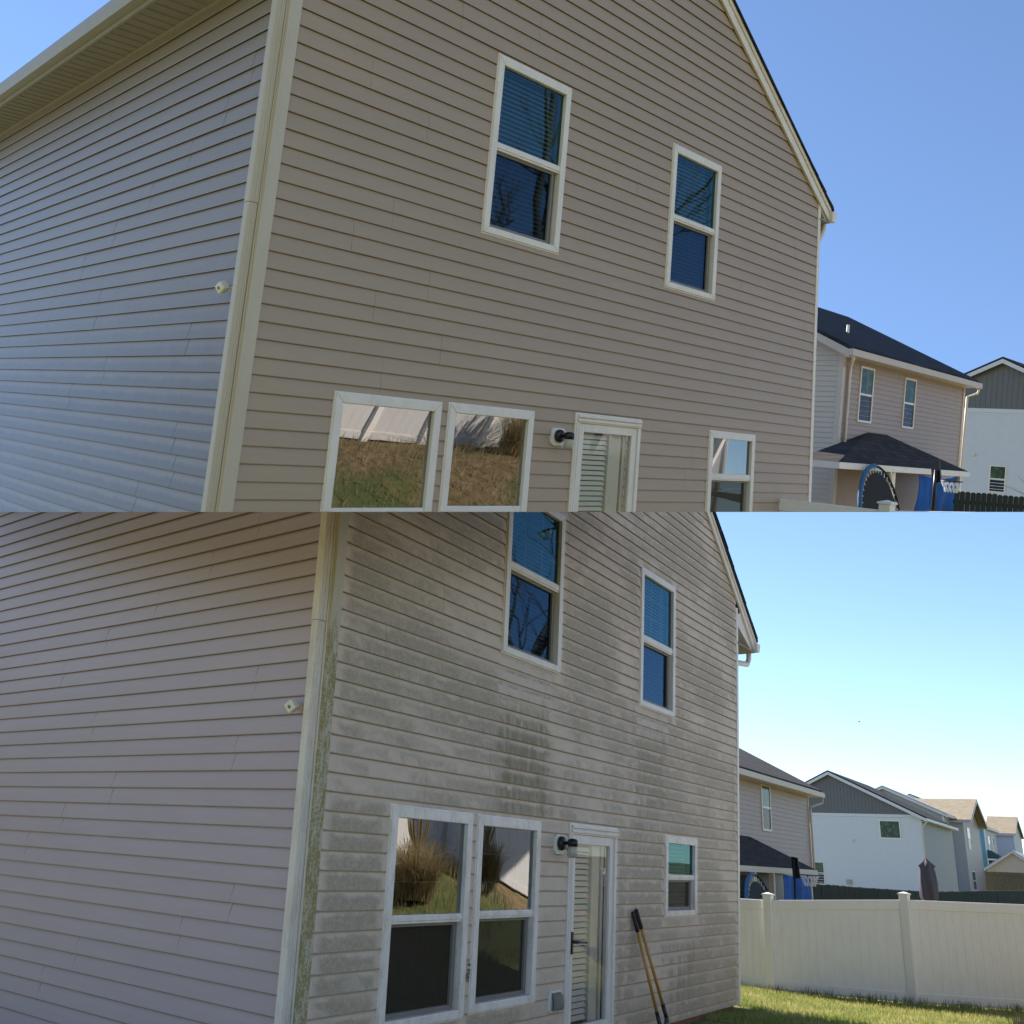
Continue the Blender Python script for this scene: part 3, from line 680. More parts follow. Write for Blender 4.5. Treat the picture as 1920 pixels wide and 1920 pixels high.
# ------------------------------------------------------------------ white vinyl fence
def vinyl_fence(fr, label, nodes, tops, ground, cap=True, group=None):
    rt = root('vinyl_fence', label, 'fence', fr, (nodes[0][0], nodes[0][1], ground(*nodes[0])))
    for (x, y), t in zip(nodes, tops):
        g = ground(x, y); m = MB(fr); s = 0.068
        m.box(x-s, x+s, y-s, y+s, g-0.1, t+0.02); po = m.build('post', 'fence_white', rt, 0.004)
        if po is None: continue
        m = MB(fr); c = s+0.014
        m.box(x-c, x+c, y-c, y+c, t+0.02, t+0.042)
        q = [(x-c+.008, y-c+.008, t+0.042), (x+c-.008, y-c+.008, t+0.042), (x+c-.008, y+c-.008, t+0.042), (x-c+.008, y+c-.008, t+0.042)]
        for i in range(4): m.face([q[i], q[(i+1) % 4], (x, y, t+0.066)])
        m.build('cap', 'fence_white', po)
    for i in range(len(nodes)-1):
        A, B = Vector(nodes[i]), Vector(nodes[i+1]); L = (B-A).length; D = (B-A)/L; Nn = Vector((-D.y, D.x))
        ta, tb = tops[i]-0.055, tops[i+1]-0.055; ga, gb = ground(*A), ground(*B)
        def fn(s_, d, z): q = A+D*s_+Nn*d; return Vector((q.x, q.y, z))
        def T(s_): return ta+(tb-ta)*s_/L
        def Gd(s_): return ga+(gb-ga)*s_/L
        p0, p1 = 0.066, L-0.066
        m = MB(fr, fn); m.hexa([(p0, -.026, T(p0)-.14), (p1, -.026, T(p1)-.14), (p1, .026, T(p1)-.14), (p0, .026, T(p0)-.14), (p0, -.026, T(p0)), (p1, -.026, T(p1)), (p1, .026, T(p1)), (p0, .026, T(p0))]); m.build('top_rail', 'fence_white', rt, 0.004)
        m = MB(fr, fn); m.hexa([(p0, -.026, Gd(p0)+.03), (p1, -.026, Gd(p1)+.03), (p1, .026, Gd(p1)+.03), (p0, .026, Gd(p0)+.03), (p0, -.026, Gd(p0)+.17), (p1, -.026, Gd(p1)+.17), (p1, .026, Gd(p1)+.17), (p0, .026, Gd(p0)+.17)]); m.build('bottom_rail', 'fence_white', rt, 0.004)
        n = max(2, round((p1-p0)/0.135)); w = (p1-p0)/n
        for k in range(n):
            a, b = p0+k*w+.002, p0+(k+1)*w-.002; j = random.uniform(-.0008, .0008)
            m = MB(fr, fn); m.hexa([(a, -.011+j, Gd(a)+.165), (b, -.011+j, Gd(b)+.165), (b, .011+j, Gd(b)+.165), (a, .011+j, Gd(a)+.165), (a, -.011+j, T(a)-.135), (b, -.011+j, T(b)-.135), (b, .011+j, T(b)-.135), (a, .011+j, T(a)-.135)]); m.build('board', 'fence_white', rt, 0.002)
        m = MB(fr, fn); m.hexa([(p0, -.007, Gd(p0)+.165), (p1, -.007, Gd(p1)+.165), (p1, .007, Gd(p1)+.165), (p0, .007, Gd(p0)+.165), (p0, -.007, T(p0)-.135), (p1, -.007, T(p1)-.135), (p1, .007, T(p1)-.135), (p0, .007, T(p0)-.135)]); m.build('tongue', 'fence_white', rt)
    return rt
vinyl_fence(LOW, 'white vinyl privacy fence standing on the lawn right of the house', FENCE, [-0.80, -0.74, -0.70, -0.56, -0.52, -0.50], ground_z)
UF = [(7.40, 1.06), (7.705, -0.542), (12.6, -0.71)]
vinyl_fence(UPP, 'white fence top with a post cap at the foot of the upper picture', UF, [-0.925, -0.935, -0.925], lambda x, y: -2.5)

# ------------------------------------------------------------------ things on the walls
def wall_lamp(H, u, h, label):
    fr = H.fr; rt = root('wall_lamp', label, 'lamp', fr, H.rear(u, 0.03, h)); fn = lambda x, d, z: H.rear(u+x, d+0.016, h+z)
    m = MB(fr, fn); w, t, c = 0.10, 0.085, 0.03
    m.prism([(-w+c, -t), (w-c, -t), (w, -t+c), (w, t-c), (w-c, t), (-w+c, t), (-w, t-c), (-w, -t+c)], -0.014, 0.022); m.build('mounting_plate', 'plastic_white', rt, 0.004)
    m = MB(fr, fn); m.lathe([(0.062, 0.0), (0.062, 0.03), (0.05, 0.045), (0.02, 0.05)], 20, 1, (-0.005, 0.022, 0.01)); m.tube([(0, 0.06, 0.01), (0.0, 0.11, 0.02), (0.0, 0.14, 0.022)], [0.016, 0.014, 0.014], 8); m.build('canopy', 'black_metal', rt)
    m = MB(fr, fn); m.lathe([(0.02, 0.055), (0.045, 0.045), (0.05, 0.02), (0.048, -0.012)], 18, 2, (0, 0.15, 0.0)); m.build('cap', 'black_metal', rt)
    m = MB(fr, fn); m.lathe([(0.043, -0.012), (0.050, -0.03), (0.050, -0.085), (0.040, -0.105), (0.02, -0.11)], 18, 2, (0, 0.15, 0.0)); j = m.build('glass_jar', 'jar', rt)
    m = MB(fr, fn); m.lathe([(0.012, -0.012), (0.014, -0.03), (0.026, -0.055), (0.022, -0.075), (0.006, -0.085)], 12, 2, (0, 0.15, 0.0)); m.build('bulb', 'plastic_white', rt)
wall_lamp(HL, 3.495, -0.172, 'black jar wall lamp on a white plate beside the storm door, stained wall')
wall_lamp(HU, 3.47, -0.49, 'black jar wall lamp on a cream plate beside the door of the clean house')

def sensor(H, w, h, label):
    rt = root('security_camera', label, 'camera', H.fr, H.left(w, 0.02, h)); fn = lambda x, d, z: H.left(w+x, d+0.017, h+z)
    m = MB(H.fr, fn); m.lathe([(0.022, -0.01), (0.022, 0.012), (0.010, 0.02), (0.010, 0.05)], 12, 1); m.build('bracket', 'plastic_white', rt)
    R = Matrix.Rotation(0.5, 3, 'Y') @ Matrix.Rotation(-0.4, 3, 'X')
    def f2(x, y, z): q = R @ Vector((x, y, z)); return fn(q.x, q.y+0.075, q.z)
    m = MB(H.fr, f2); m.box(-0.04, 0.04, -0.035, 0.035, -0.036, 0.036); m.build('housing', 'plastic_white', rt, 0.01)
    m = MB(H.fr, f2); m.lathe([(0.012, 0.034), (0.012, 0.038), (0.004, 0.039)], 12, 1); m.build('lens', 'screen_frame', rt)
sensor(HL, 0.205, 0.585, 'small white security camera by the downspout of the stained house')
sensor(HU, 0.24, 0.385, 'small white security camera by the downspout of the clean house')

rt = root('dryer_vent', 'cream dryer vent plate with a brown hood, low on the wall by the door', 'vent', LOW, HL.rear(3.51, 0.02, -1.53))
fn = lambda x, d, z: HL.rear(3.51+x, d+0.016, -1.455+z)
m = MB(LOW, fn); m.prism([(-.10, -.085), (.10, -.085), (.12, -.065), (.12, .065), (.10, .085), (-.10, .085), (-.12, .065), (-.12, -.065)], -.014, .018); m.build('vent_plate', 'plastic_white', rt, .004)
m = MB(LOW, fn)
prof = [(.018, .068), (.04, .066), (.066, .052), (.082, .028), (.090, -.005), (.088, -.04), (.078, -.062), (.018, -.068)]
for i in range(8):
    a0, a1 = -.085+.17*i/8, -.085+.17*(i+1)/8
    k0, k1 = math.sqrt(max(0, 1-((a0)/.092)**2)), math.sqrt(max(0, 1-((a1)/.092)**2))
    for (d0_, z0_), (d1_, z1_) in zip(prof, prof[1:]):
        f = m.face([(a0, .018+(d0_-.018)*k0, z0_), (a1, .018+(d0_-.018)*k1, z0_), (a1, .018+(d1_-.018)*k1, z1_), (a0, .018+(d1_-.018)*k0, z1_)]); f.smooth = True
m.build('hood', 'vent_brown', rt)

# mud nest left by wasps between the two ground-floor windows, and a few old fixing marks on the side wall
m = MB(LOW, HL.rear)
for k in range(9):
    a, z_ = random.gauss(2.0, 0.012), -1.15+random.gauss(0, 0.03); r_ = random.uniform(0.006, 0.013)
    m.lathe([(r_*0.3, -r_), (r_*0.9, -r_*0.4), (r_, 0), (r_*0.8, r_*0.6), (r_*0.2, r_)], 7, 1, (a, 0.03, z_))
tag(m.build('mud_nest', 'vent_brown', None), 'small brown mud nest stuck between the two ground-floor windows', 'nest')

# long-handled lopper leaning on the wall
rt = root('lopper', 'long-handled lopper with two yellow handles and brown grips leaning on the wall', 'garden tool', LOW, HL.rear(5.55, 0.27, -1.90))
def q(u, d, h): return HL.rear(u, d, h)
top1, bot1 = Vector(q(5.215, 0.03, -0.77)), Vector(q(5.46, 0.24, -1.78)); top2, bot2 = Vector(q(5.262, 0.045, -0.745)), Vector(q(5.63, 0.24, -1.72))
for t_, b_ in ((top1, bot1), (top2, bot2)):
    d = (b_-t_); m = MB(LOW); m.tube([t_+d*0.16, t_+d*0.9], [0.0165, 0.0175], 10); h_ = m.build('handle', 'yellow', rt)
    m = MB(LOW); m.tube([t_-d*0.006, t_, t_+d*0.02, t_+d*0.08, t_+d*0.18], [0.012, 0.021, 0.023, 0.0215, 0.022], 10); m.build('grip', 'rubber', rt)
    m = MB(LOW); m.tube([t_+d*0.89, t_+d*1.0, t_+d*1.06], [0.021, 0.022, 0.014], 10); m.build('ferrule', 'black_metal', rt)
piv = (bot1+bot2)/2+Vector((0, -0.02, -0.10))
m = MB(LOW); m.tube([bot1, piv, piv+Vector((0.05, -0.02, -0.09))], [0.014, 0.022, 0.006], 8); m.build('blade', 'steel', rt)
m = MB(LOW); m.tube([bot2, piv+Vector((0, -0.012, 0)), piv+Vector((-0.07, -0.03, -0.07))], [0.014, 0.022, 0.006], 8); m.build('hook', 'steel', rt)

# ------------------------------------------------------------------ neighbouring houses
def lap_face(m, ax, L0, L1fn, z0, z1, e, out):
    """horizontal lap courses on the face x=0 (ax 0) or y=0 (ax 1); out: how far the butt stands proud"""
    z = z0
    while z < z1-1e-6:
        zt = min(z+e, z1); a, b = L1fn(z+0.5*(zt-z))
        if b-a > 0.05:
            pts = [(a, -0.002, z), (b, -0.002, z), (b, -out, z), (a, -out, z), (b, -0.003, zt), (a, -0.003, zt)]
            P3 = [(p[1], p[0], p[2]) if ax == 0 else p for p in pts]
            m.face([P3[0], P3[1], P3[2], P3[3]]); m.face([P3[3], P3[2], P3[4], P3[5]])
        z = zt

def far_window(rt, fr, fn, face, a0, a1, z0, z1, rail=True, trim='trim_white', t=0.05):
    def F(a, d, z): return fn(-d, a, z) if face == 'a' else fn(a, -d, z)
    m = MB(fr, F)
    m.box(a0, a1, -0.02, 0.04, z0, z0+t); m.box(a0, a1, -0.02, 0.04, z1-t, z1); m.box(a0, a0+t, -0.02, 0.04, z0+t, z1-t); m.box(a1-t, a1, -0.02, 0.04, z0+t, z1-t)
    w = m.build('window', trim, rt)
    if w is None: return
    zm = (z0+z1)/2
    if rail:
        m = MB(fr, F); m.box(a0+t, a1-t, -0.02, 0.03, zm-t*0.5, zm+t*0.5); m.build('meeting_rail', trim, w)
        m = MB(fr, F); m.box(a0+t, a1-t, 0.016, 0.022, zm+t*0.5, z1-t); m.build('pane', 'far_glass', w)
        m = MB(fr, F); m.box(a0+t, a1-t, 0.015, 0.019, z0+t, zm-t*0.5); m.build('pane', 'far_screen', w)
    else:
        m = MB(fr, F); m.box(a0+t, a1-t, 0.016, 0.022, z0+t, z1-t); m.build('pane', 'far_glass', w)
def far_glass(name, base, rough):
    M = Mat(name, rough, 0.14); f = M.noise(M.obj(), 2.6, 4.0, 0.6, 1.5)
    M.col(M.mix(M.smooth(f, 0.42, 0.62), base, tuple(x*2.2 for x in base))); M.b.inputs['IOR'].default_value = 1.5; return M.m
MATS['far_glass'] = far_glass('far_window_glass', (0.04, 0.065, 0.05), 0.05)
MATS['far_screen'] = far_glass('far_window_screen', (0.02, 0.022, 0.03), 0.25)

def far_house(name, label, fr, corner, baz, Lb, La, base, eave, ridge, slope, mats, wins=(), oh=0.35, e=0.125, half_trim=None, cornerpost=0.10, laps=True, end_oh=0.3, front_only=False):
    bd = Vector((math.cos(math.radians(baz)), math.sin(math.radians(baz)), 0)); C = Vector((corner[0], corner[1], 0))
    fn = lambda x, y, z: C+bd*x+Vector((0, 1, 0))*y+Vector((0, 0, z))
    rt = root(name, label, 'house', fr, fn(0, 0, base))
    mid = (La if ridge == 'b' else Lb)/2; zr = eave+slope*mid
    # body
    m = MB(fr, fn)
    if front_only: m.prism([(0, base), (mid, base), (mid, zr), (0, eave)], 0.0, Lb, 0)
    elif ridge == 'b': m.prism([(0, base), (La, base), (La, eave), (mid, zr), (0, eave)], 0.0, Lb, 0)
    else: m.prism([(0, base), (Lb, base), (Lb, eave), (mid, zr), (0, eave)], 0.0, La, 1)
    m.build('wall', mats['b'], rt)
    full = lambda L: (lambda z: (0.0, L))
    gab = lambda L: (lambda z: (0.0, L if not front_only else mid) if z < eave else ((z-eave)/slope, L-(z-eave)/slope if not front_only else mid))
    zs = half_trim if half_trim else 99
    m = MB(fr, fn); lap_face(m, 0, 0, gab(La) if ridge == 'b' else full(La), base, min(zs, zr if ridge == 'b' else eave), e, 0.022)
    wa = m.build('wall', mats['a'], rt, 0, None, False)
    if half_trim:
        m = MB(fr, fn); m.box(-0.03, 0.0, 0.0, La, zs, zs+0.17); m.build('belt_board', mats['trim'], rt)
        m = MB(fr, fn); k = 0.0
        while k < La:
            top = eave+slope*min(k, La-k)
            if top > zs+0.25: m.box(-0.028, -0.001, k, k+0.028, zs+0.17, top)
            k += 0.215
        k = m.build('battens', mats['gable'], rt, 0, 'stuff')
        m = MB(fr, fn); m.prism([(max(0, (zs+0.17-eave)/slope), zs+0.17), (La-max(0, (zs+0.17-eave)/slope), zs+0.17), (mid, zr)], -0.014, 0.0, 0); m.build('gable_panel', mats['gable'], rt)
    m = MB(fr, fn); lap_face(m, 1, 0, full(Lb) if ridge == 'b' else gab(Lb), base, eave if ridge == 'b' else zr, e, 0.02); m.build('wall', mats['b'], rt, 0, None, False)
    for (x, y) in ((0, 0), (Lb, 0), (0, La))[:2 if front_only else 3]:
        m = MB(fr, fn); s = cornerpost; m.box(x-0.03 if x == 0 else x-s, x+s if x == 0 else x+0.03, y-0.03 if y == 0 else y-s, y+s if y == 0 else y+0.03, base, eave-0.05); m.build('corner_post', mats['trim'], rt)
    # roof
    th = 0.09
    if ridge == 'b':
        for sg in ((0,) if front_only else (0, 1)):
            f = (lambda y: y) if sg == 0 else (lambda y: La-y)
            m = MB(fr, fn); m.prism([(f(-oh), eave-slope*oh+0.12), (f(mid), zr+0.12), (f(mid), zr+0.12+th), (f(-oh), eave-slope*oh+0.12+th)], -end_oh, Lb+end_oh, 0); rf = m.build('roof', mats['roof'], rt)
            for xa, xb in ((-end_oh-0.002, -end_oh+0.03), (Lb+end_oh-0.03, Lb+end_oh+0.002)):
                m = MB(fr, fn); m.prism([(f(-oh), eave-slope*oh-0.06), (f(mid), zr-0.06), (f(mid), zr+0.118), (f(-oh), eave-slope*oh+0.118)], xa, xb, 0); m.build('rake_board', mats['trim'], rt)
            m = MB(fr, fn); zz_ = eave-slope*oh; a, b = sorted((f(-oh-0.10), f(-oh))); m.box(-end_oh, Lb+end_oh, a, b, zz_-0.02, zz_+0.13); m.build('gutter', mats['trim'], rt)
            m = MB(fr, fn); a, b = sorted((f(-oh), f(0.0))); m.box(-0.01, Lb+0.01, a, b, zz_-0.03, zz_-0.005); m.build('soffit', mats['trim'], rt)
    else:
        for sg in (0, 1):
            f = (lambda x: x) if sg == 0 else (lambda x: Lb-x)
            m = MB(fr, fn); m.prism([(f(-oh), eave-slope*oh+0.12), (f(mid), zr+0.12), (f(mid), zr+0.12+th), (f(-oh), eave-slope*oh+0.12+th)], -end_oh, La+end_oh, 1); m.build('roof', mats['roof'], rt)
            m = MB(fr, fn); m.prism([(f(-oh), eave-slope*oh-0.06), (f(mid), zr-0.06), (f(mid), zr+0.118), (f(-oh), eave-slope*oh+0.118)], -end_oh-0.002, -end_oh+0.03, 1); m.build('rake_board', mats['trim'], rt)
            m = MB(fr, fn); zz_ = eave-slope*oh; a, b = sorted((f(-oh-0.10), f(-oh))); m.box(a, b, -end_oh, La+end_oh, zz_-0.02, zz_+0.13); m.build('gutter', mats['trim'], rt)
    for w in wins: far_window(rt, fr, fn, *w)
    return rt, fn

def porch(rt, fr, fn, t0, t1, zt, e0, e1, ze, D, posts, roofm, trim):
    m = MB(fr, fn)
    A, B = (t0, -0.02, zt), (t1, -0.02, zt); C_, D_ = (e0, -D, ze), (e1, -D, ze); E_, F_ = (e0, -0.02, ze), (e1, -0.02, ze)
    m.face([A, B, D_, C_]); m.face([A, C_, E_]); m.face([B, F_, D_]); m.face([C_, D_, F_, E_]); m.face([A, E_, F_, B])
    pr = m.build('porch_roof', roofm, rt)
    m = MB(fr, fn); m.box(e0, e1, -D-0.03, -D+0.05, ze-0.14, ze-0.004); m.box(e0, e0+0.05, -D+0.05, -0.02, ze-0.14, ze-0.004); m.box(e1-0.05, e1, -D+0.05, -0.02, ze-0.14, ze-0.004); m.build('porch_fascia', trim, rt)
    for x in posts:
        m = MB(fr, fn); m.box(x-0.07, x+0.07, -D+0.06, -D+0.2, -2.6, ze-0.14); m.build('porch_post', trim, rt)

# --- lower picture
BA = 8.76
bdl = Vector((math.cos(math.radians(BA)), math.sin(math.radians(BA)), 0))
c0 = Vector((28.781, 9.218, 0))-bdl*10
mm = dict(a='siding_cream', b='siding_pink', trim='siding_cream', roof='roof_black', gable='siding_pink')
rt, fn = far_house('neighbour_house', 'beige two-storey house with a brown roof beside the stained house', LOW, c0, BA, 10, 9, -2.4, 2.22, 'b', 0.48, mm, [('b', 10-5.08, 10-4.22, 0.745, 2.03)], 0.4, 0.125, None, 0.06, True, 0.45)
porch(rt, LOW, fn, 2.8, 3.75, 0.53, -0.05, 7.0, -0.22, 1.0, (1.45, 3.0, 6.6), 'roof_black', 'siding_cream')
m = MB(LOW, fn); m.tube([(1.05, -1.0, -0.3), (1.25, -0.95, -0.42), (1.3, -0.9, -0.55), (1.3, -0.9, -2.4)], 0.04, 8); m.build('downspout', 'siding_cream', rt)
m = MB(LOW, fn); m.tube([(10.45, -0.42, 2.05), (10.42, -0.40, 1.86), (10.1, -0.1, 1.72), (10.05, -0.07, 1.6), (10.05, -0.07, -2.3)], 0.04, 8); m.build('downspout', 'siding_cream', rt)
m = MB(LOW, fn); m.box(2.65, 3.2, -0.08, -0.01, -2.4, -0.45); m.build('door', 'tarp_dark', rt)

def tarp(fr, fn, x0, x1, zt, x2, x3, zb, y, label):
    m = MB(fr); n, k = 20, 8
    rows = []
    for j in range(k+1):
        t = j/k; row = []
        for i in range(n+1):
            s_ = i/n; x = (x0+(x1-x0)*s_)*(1-t)+(x2+(x3-x2)*s_)*t
            sag = -0.07*math.sin(math.pi*s_)*(1-t); p_ = fn(x, y+0.09*math.sin(s_*21+t*2.0)*(0.3+0.7*t)+0.05*math.sin(s_*9-t*5), zt+(zb-zt)*t+sag)
            row.append(m.v(*p_))
        rows.append(row)
    for j in range(k):
        for i in range(n): f = m.bm.faces.new((rows[j][i], rows[j][i+1], rows[j+1][i+1], rows[j+1][i])); f.smooth = True
    o = m.build('tarp', 'tarp', None, 0, None, False)
    if o is not None:
        s_ = o.modifiers.new('thickness', 'SOLIDIFY'); s_.thickness = 0.012
    return tag(o, label, 'tarp')
tarp(LOW, fn, 3.5, 6.3, -0.36, 3.35, 6.75, -2.35, -1.02, 'blue tarp hanging from the porch eave behind the basketball hoop, lower picture')

def trampoline(fr, fn, x, y, zc, R, lean, label):
    rt = root('trampoline', label, 'trampoline', fr, fn(x, y, zc-R))
    def ring(r, k, n): a = 6.28318*k/n; return fn(x+r*math.cos(a)*0.95, y+lean*r*math.sin(a), zc+r*math.sin(a))
    n = 40
    m = MB(fr); vs = [m.v(*ring(R*0.86, k, n)) for k in range(n)]; m.bm.faces.new(vs); o = m.build('jump_mat', 'mat_black', rt, 0, None, False)
    if o is not None: o.modifiers.new('thickness', 'SOLIDIFY').thickness = 0.01
    m = MB(fr); pts = [Vector(ring(R, k, n)) for k in range(int(n*0.27), int(n*0.56))]; m.tube(pts, 0.05, 8, True); m.build('rim_pad', 'pad_blue', rt)
    m = MB(fr); pts = [Vector(ring(R*0.985, k, n)) for k in range(n+1)]; m.tube(pts, 0.028, 8, False); m.build('rim_frame', 'mat_black', rt)
    for k in range(0, n):
        m = MB(fr); m.tube([ring(R*0.86, k, n), ring(R*0.96, k, n)], 0.008, 5); m.build('spring', 'net', rt)
trampoline(LOW, fn, 0.45, -1.5, -1.55, 1.15, 0.25, 'tipped-up black trampoline under the porch, lower picture')

def hoop(fr, P0, az, board, rim, z_pole, zb, label):
    d = Vector((math.cos(math.radians(az)), math.sin(math.radians(az)), 0)); N_ = Vector((d.y, -d.x, 0)); P0 = Vector((P0[0], P0[1], 0))
    fn = lambda u, f, z: P0+d*u+N_*f+Vector((0, 0, z))
    rt = root('basketball_hoop', label, 'basketball hoop', fr, fn(0, 0, zb))
    m = MB(fr, fn); m.tube([(0.02, -0.05, zb), (0.0, -0.05, z_pole)], 0.035, 8); m.build('pole', 'black_metal', rt)
    a, b, c, e = board
    m = MB(fr, fn); m.prism([a, b, c, e], -0.03, 0.0, 1); bd_ = m.build('backboard', 'black_metal', rt)
    if bd_ is not None:
        cx_ = sum(p[0] for p in board)/4; cz_ = sum(p[1] for p in board)/4
        m = MB(fr, fn); m.prism([(cx_+(p[0]-cx_)*0.68, cz_+(p[1]-cz_)*0.86) for p in board], 0.001, 0.012, 1); m.build('board_face', 'amber', bd_)
    r = rim[0]; cu, cz = rim[1], rim[2]
    n = 24; pts = [(cu+r*math.cos(6.28318*k/n), r*0.8*math.sin(6.28318*k/n), cz) for k in range(n+1)]
    m = MB(fr, fn); m.tube(pts, 0.013, 6, False); m.tube([(cu+r, 0, cz), (board[2][0], 0, cz-0.03)], 0.02, 6); rm = m.build('rim', 'black_metal', rt)
    m = MB(fr, fn)
    for k in range(12):
        a0 = 6.28318*k/12
        for s_ in (-1, 1):
            m.tube([(cu+r*math.cos(a0), r*0.8*math.sin(a0), cz), (cu+0.78*r*math.cos(a0+s_*.26), r*0.62*math.sin(a0+s_*.26), cz-r*.5), (cu+0.58*r*math.cos(a0+s_*.52), r*0.46*math.sin(a0+s_*.52), cz-r*1.05)], 0.011, 4)
    m.build('net', 'net', rt)
hoop(LOW, (22.284, 6.80), 75, [(0.10, 0.07), (-0.10, 0.04), (-0.15, -0.45), (0.08, -0.47)], (0.25, -0.44, -0.36), 0.0, -2.3, 'basketball hoop with white net before the blue tarp, lower picture')

mm = dict(a='siding_white', b='siding_brown', trim='siding_white', roof='roof_dark', gable='batten_grey')
rt, fn = far_house('gable_house', 'white-sided house with a dark grey batten gable, lower picture', LOW, (58.792, 15.525), BA, 11, 10.8, -2.5, 2.98, 'b', 0.455, mm, [('a', 1.22, 2.5, 1.77, 2.82, False, 'trim_white', 0.07), ('a', 6.10, 6.98, -0.94, 0.33)], 0.35, 0.14, 2.97, 0.12, True, 0.3)
m = MB(LOW, fn); m.box(-0.10, 0.0, 4.1, 4.26, 1.56, 1.64); m.box(-0.16, -0.10, 4.14, 4.22, 1.58, 1.70); m.build('flood_light', 'plastic_white', rt)
m = MB(LOW, fn); m.box(-0.12, 0.0, 4.46, 4.74, -0.84, -0.58); m.build('meter_box', 'siding_grey', rt)
m = MB(LOW, fn); m.tube([(-0.25, -0.42, 2.82), (-0.08, -0.2, 2.6), (-0.05, -0.06, 2.45), (-0.05, -0.06, -2.4)], 0.05, 8); m.build('downspout', 'siding_cream', rt)
mm = dict(a='siding_pale', b='siding_pink', trim='siding_pale', roof='roof_tan', gable='siding_pink')
rt, fn = far_house('tan_roof_house', 'grey-sided house with a tan shingle roof right of the white gable house', LOW, (83.032, 20.313), BA, 9.0, 12, -2.6, 4.1, 'a', 0.38, mm, [('b', 1.6, 3.4, 2.05, 3.7), ('b', 1.6, 3.4, -0.92, 0.46)], 0.4, 0.15, None, 0.15, True, 0.7)
mm2 = dict(a='siding_white', b='siding_grey', trim='siding_white', roof='roof_tan', gable='siding_grey')
far_house('roof_house', 'pale roofed house showing only its ridge above the batten gable', LOW, (80.0, 20.8), BA, 9, 9.0, -2.6, 4.35, 'b', 0.42, dict(a='siding_grey', b='siding_grey', trim='siding_white', roof='siding_grey', gable='siding_grey'), [], 0.35, 0.15)
far_house('blue_gable_house', 'far house with a small blue gable peak over the tan roof', LOW, (114.0, 29.9), BA, 9, 9.6, -2.6, 5.9, 'b', 0.46, dict(a='roof_blue', b='roof_blue', trim='siding_white', roof='roof_dark', gable='roof_blue'), [], 0.35, 0.3)
rt, fn = far_house('teal_house', 'teal two-storey house with a green porch roof beyond the tan-roofed house', LOW, (104.0, 24.55), BA, 8, 6, -2.6, 4.5, 'b', 0.2, dict(a='siding_teal', b='siding_grey', trim='siding_white', roof='roof_tan', gable='siding_teal'), [('b', 1.5, 3.0, 2.4, 3.9), ('b', 4.4, 5.9, 2.4, 3.9)], 0.3, 0.2)
porch(rt, LOW, fn, -0.1, 3.5, 2.6, -0.6, 5.0, 1.8, 1.3, (0.3, 4.4), 'roof_green', 'siding_white')
far_house('far_tan_house', 'farthest white house with a tan roof at the right edge of the lower picture', LOW, (118.5, 25.7), BA, 8, 2.6, -2.6, 4.6, 'a', 0.45, dict(a='siding_white', b='siding_grey', trim='siding_white', roof='roof_tan', gable='siding_grey'), [], 0.3, 0.2)
far_house('low_white_house', 'low white gabled house in front of the farthest tan roof', LOW, (100.0, 19.0), BA, 8, 4.6, -2.6, 0.9, 'b', 0.62, dict(a='siding_cream', b='siding_grey', trim='siding_white', roof='siding_grey', gable='siding_cream'), [], 0.3, 0.2)

def board_fence(name, label, fr, pts, tops, base, w, mat, dog, post_every=0):
    rt = root(name, label, 'fence', fr, (pts[0][0], pts[0][1], base))
    for (p0, p1), (t0, t1) in zip(zip(pts, pts[1:]), zip(tops, tops[1:])):
        A, B = Vector(p0), Vector(p1); L = (B-A).length; D = (B-A)/L; N_ = Vector((-D.y, D.x)); n = int(L/w)
        fn = lambda s_, d, z: Vector(((A+D*s_+N_*d).x, (A+D*s_+N_*d).y, z))
        for k in range(n):
            a, b = k*w+0.006, (k+1)*w-0.006; t = t0+(t1-t0)*k/n+random.uniform(-0.012, 0.012); c = 0.03 if dog else 0.0
            m = MB(fr, fn); d_ = random.uniform(-0.004, 0.004)
            m.prism([(a, base), (b, base), (b, t-c), (b-c, t), (a+c, t), (a, t-c)], -0.01+d_, 0.01+d_, 1); m.build('picket', mat, rt)
        m = MB(fr, fn); m.box(0, L, 0.012, 0.05, base+0.25, base+0.34); m.box(0, L, 0.012, 0.05, min(t0, t1)-0.3, min(t0, t1)-0.21); m.build('rail', mat, rt)
    return rt
board_fence('picket_fence', 'dark green picket fence behind the white vinyl fence', LOW, [(26.4, 8.75), (35.75, 8.015), (45.0, 6.3)], [-0.60, -0.71, -0.45], -2.35, 0.15, 'picket', True)
board_fence('wood_fence', 'brown wooden privacy fence before the far teal house', LOW, [(92.8, 23.0), (92.8, 18.5)], [0.55, 0.62], -2.4, 0.15, 'wood', False)

rt = root('patio_umbrella', 'closed dark patio umbrella standing behind the white fence', 'umbrella', LOW, (33.3, 7.05, -2.3))
m = MB(LOW); m.tube([(33.3, 7.05, -2.3), (33.3, 7.05, 0.36)], 0.03, 8); m.build('pole', 'black_metal', rt)
m = MB(LOW); rings = []
for r, z in ((0.03, 0.36), (0.12, 0.26), (0.26, 0.12), (0.20, 0.06), (0.23, -0.05), (0.27, -0.4), (0.26, -0.85), (0.20, -1.0), (0.26, -1.2), (0.30, -1.45)):
    rings.append([m.v(33.3+r*(1+0.22*math.cos(5*6.28318*k/30+z*2))*math.cos(6.28318*k/30), 7.05+r*(1+0.22*math.cos(5*6.28318*k/30+z*2))*math.sin(6.28318*k/30), z) for k in range(30)])
for r0, r1 in zip(rings, rings[1:]):
    for k in range(30): f = m.bm.faces.new((r0[k], r0[(k+1) % 30], r1[(k+1) % 30], r1[k])); f.smooth = True
m.build('canopy', 'umbrella', rt)

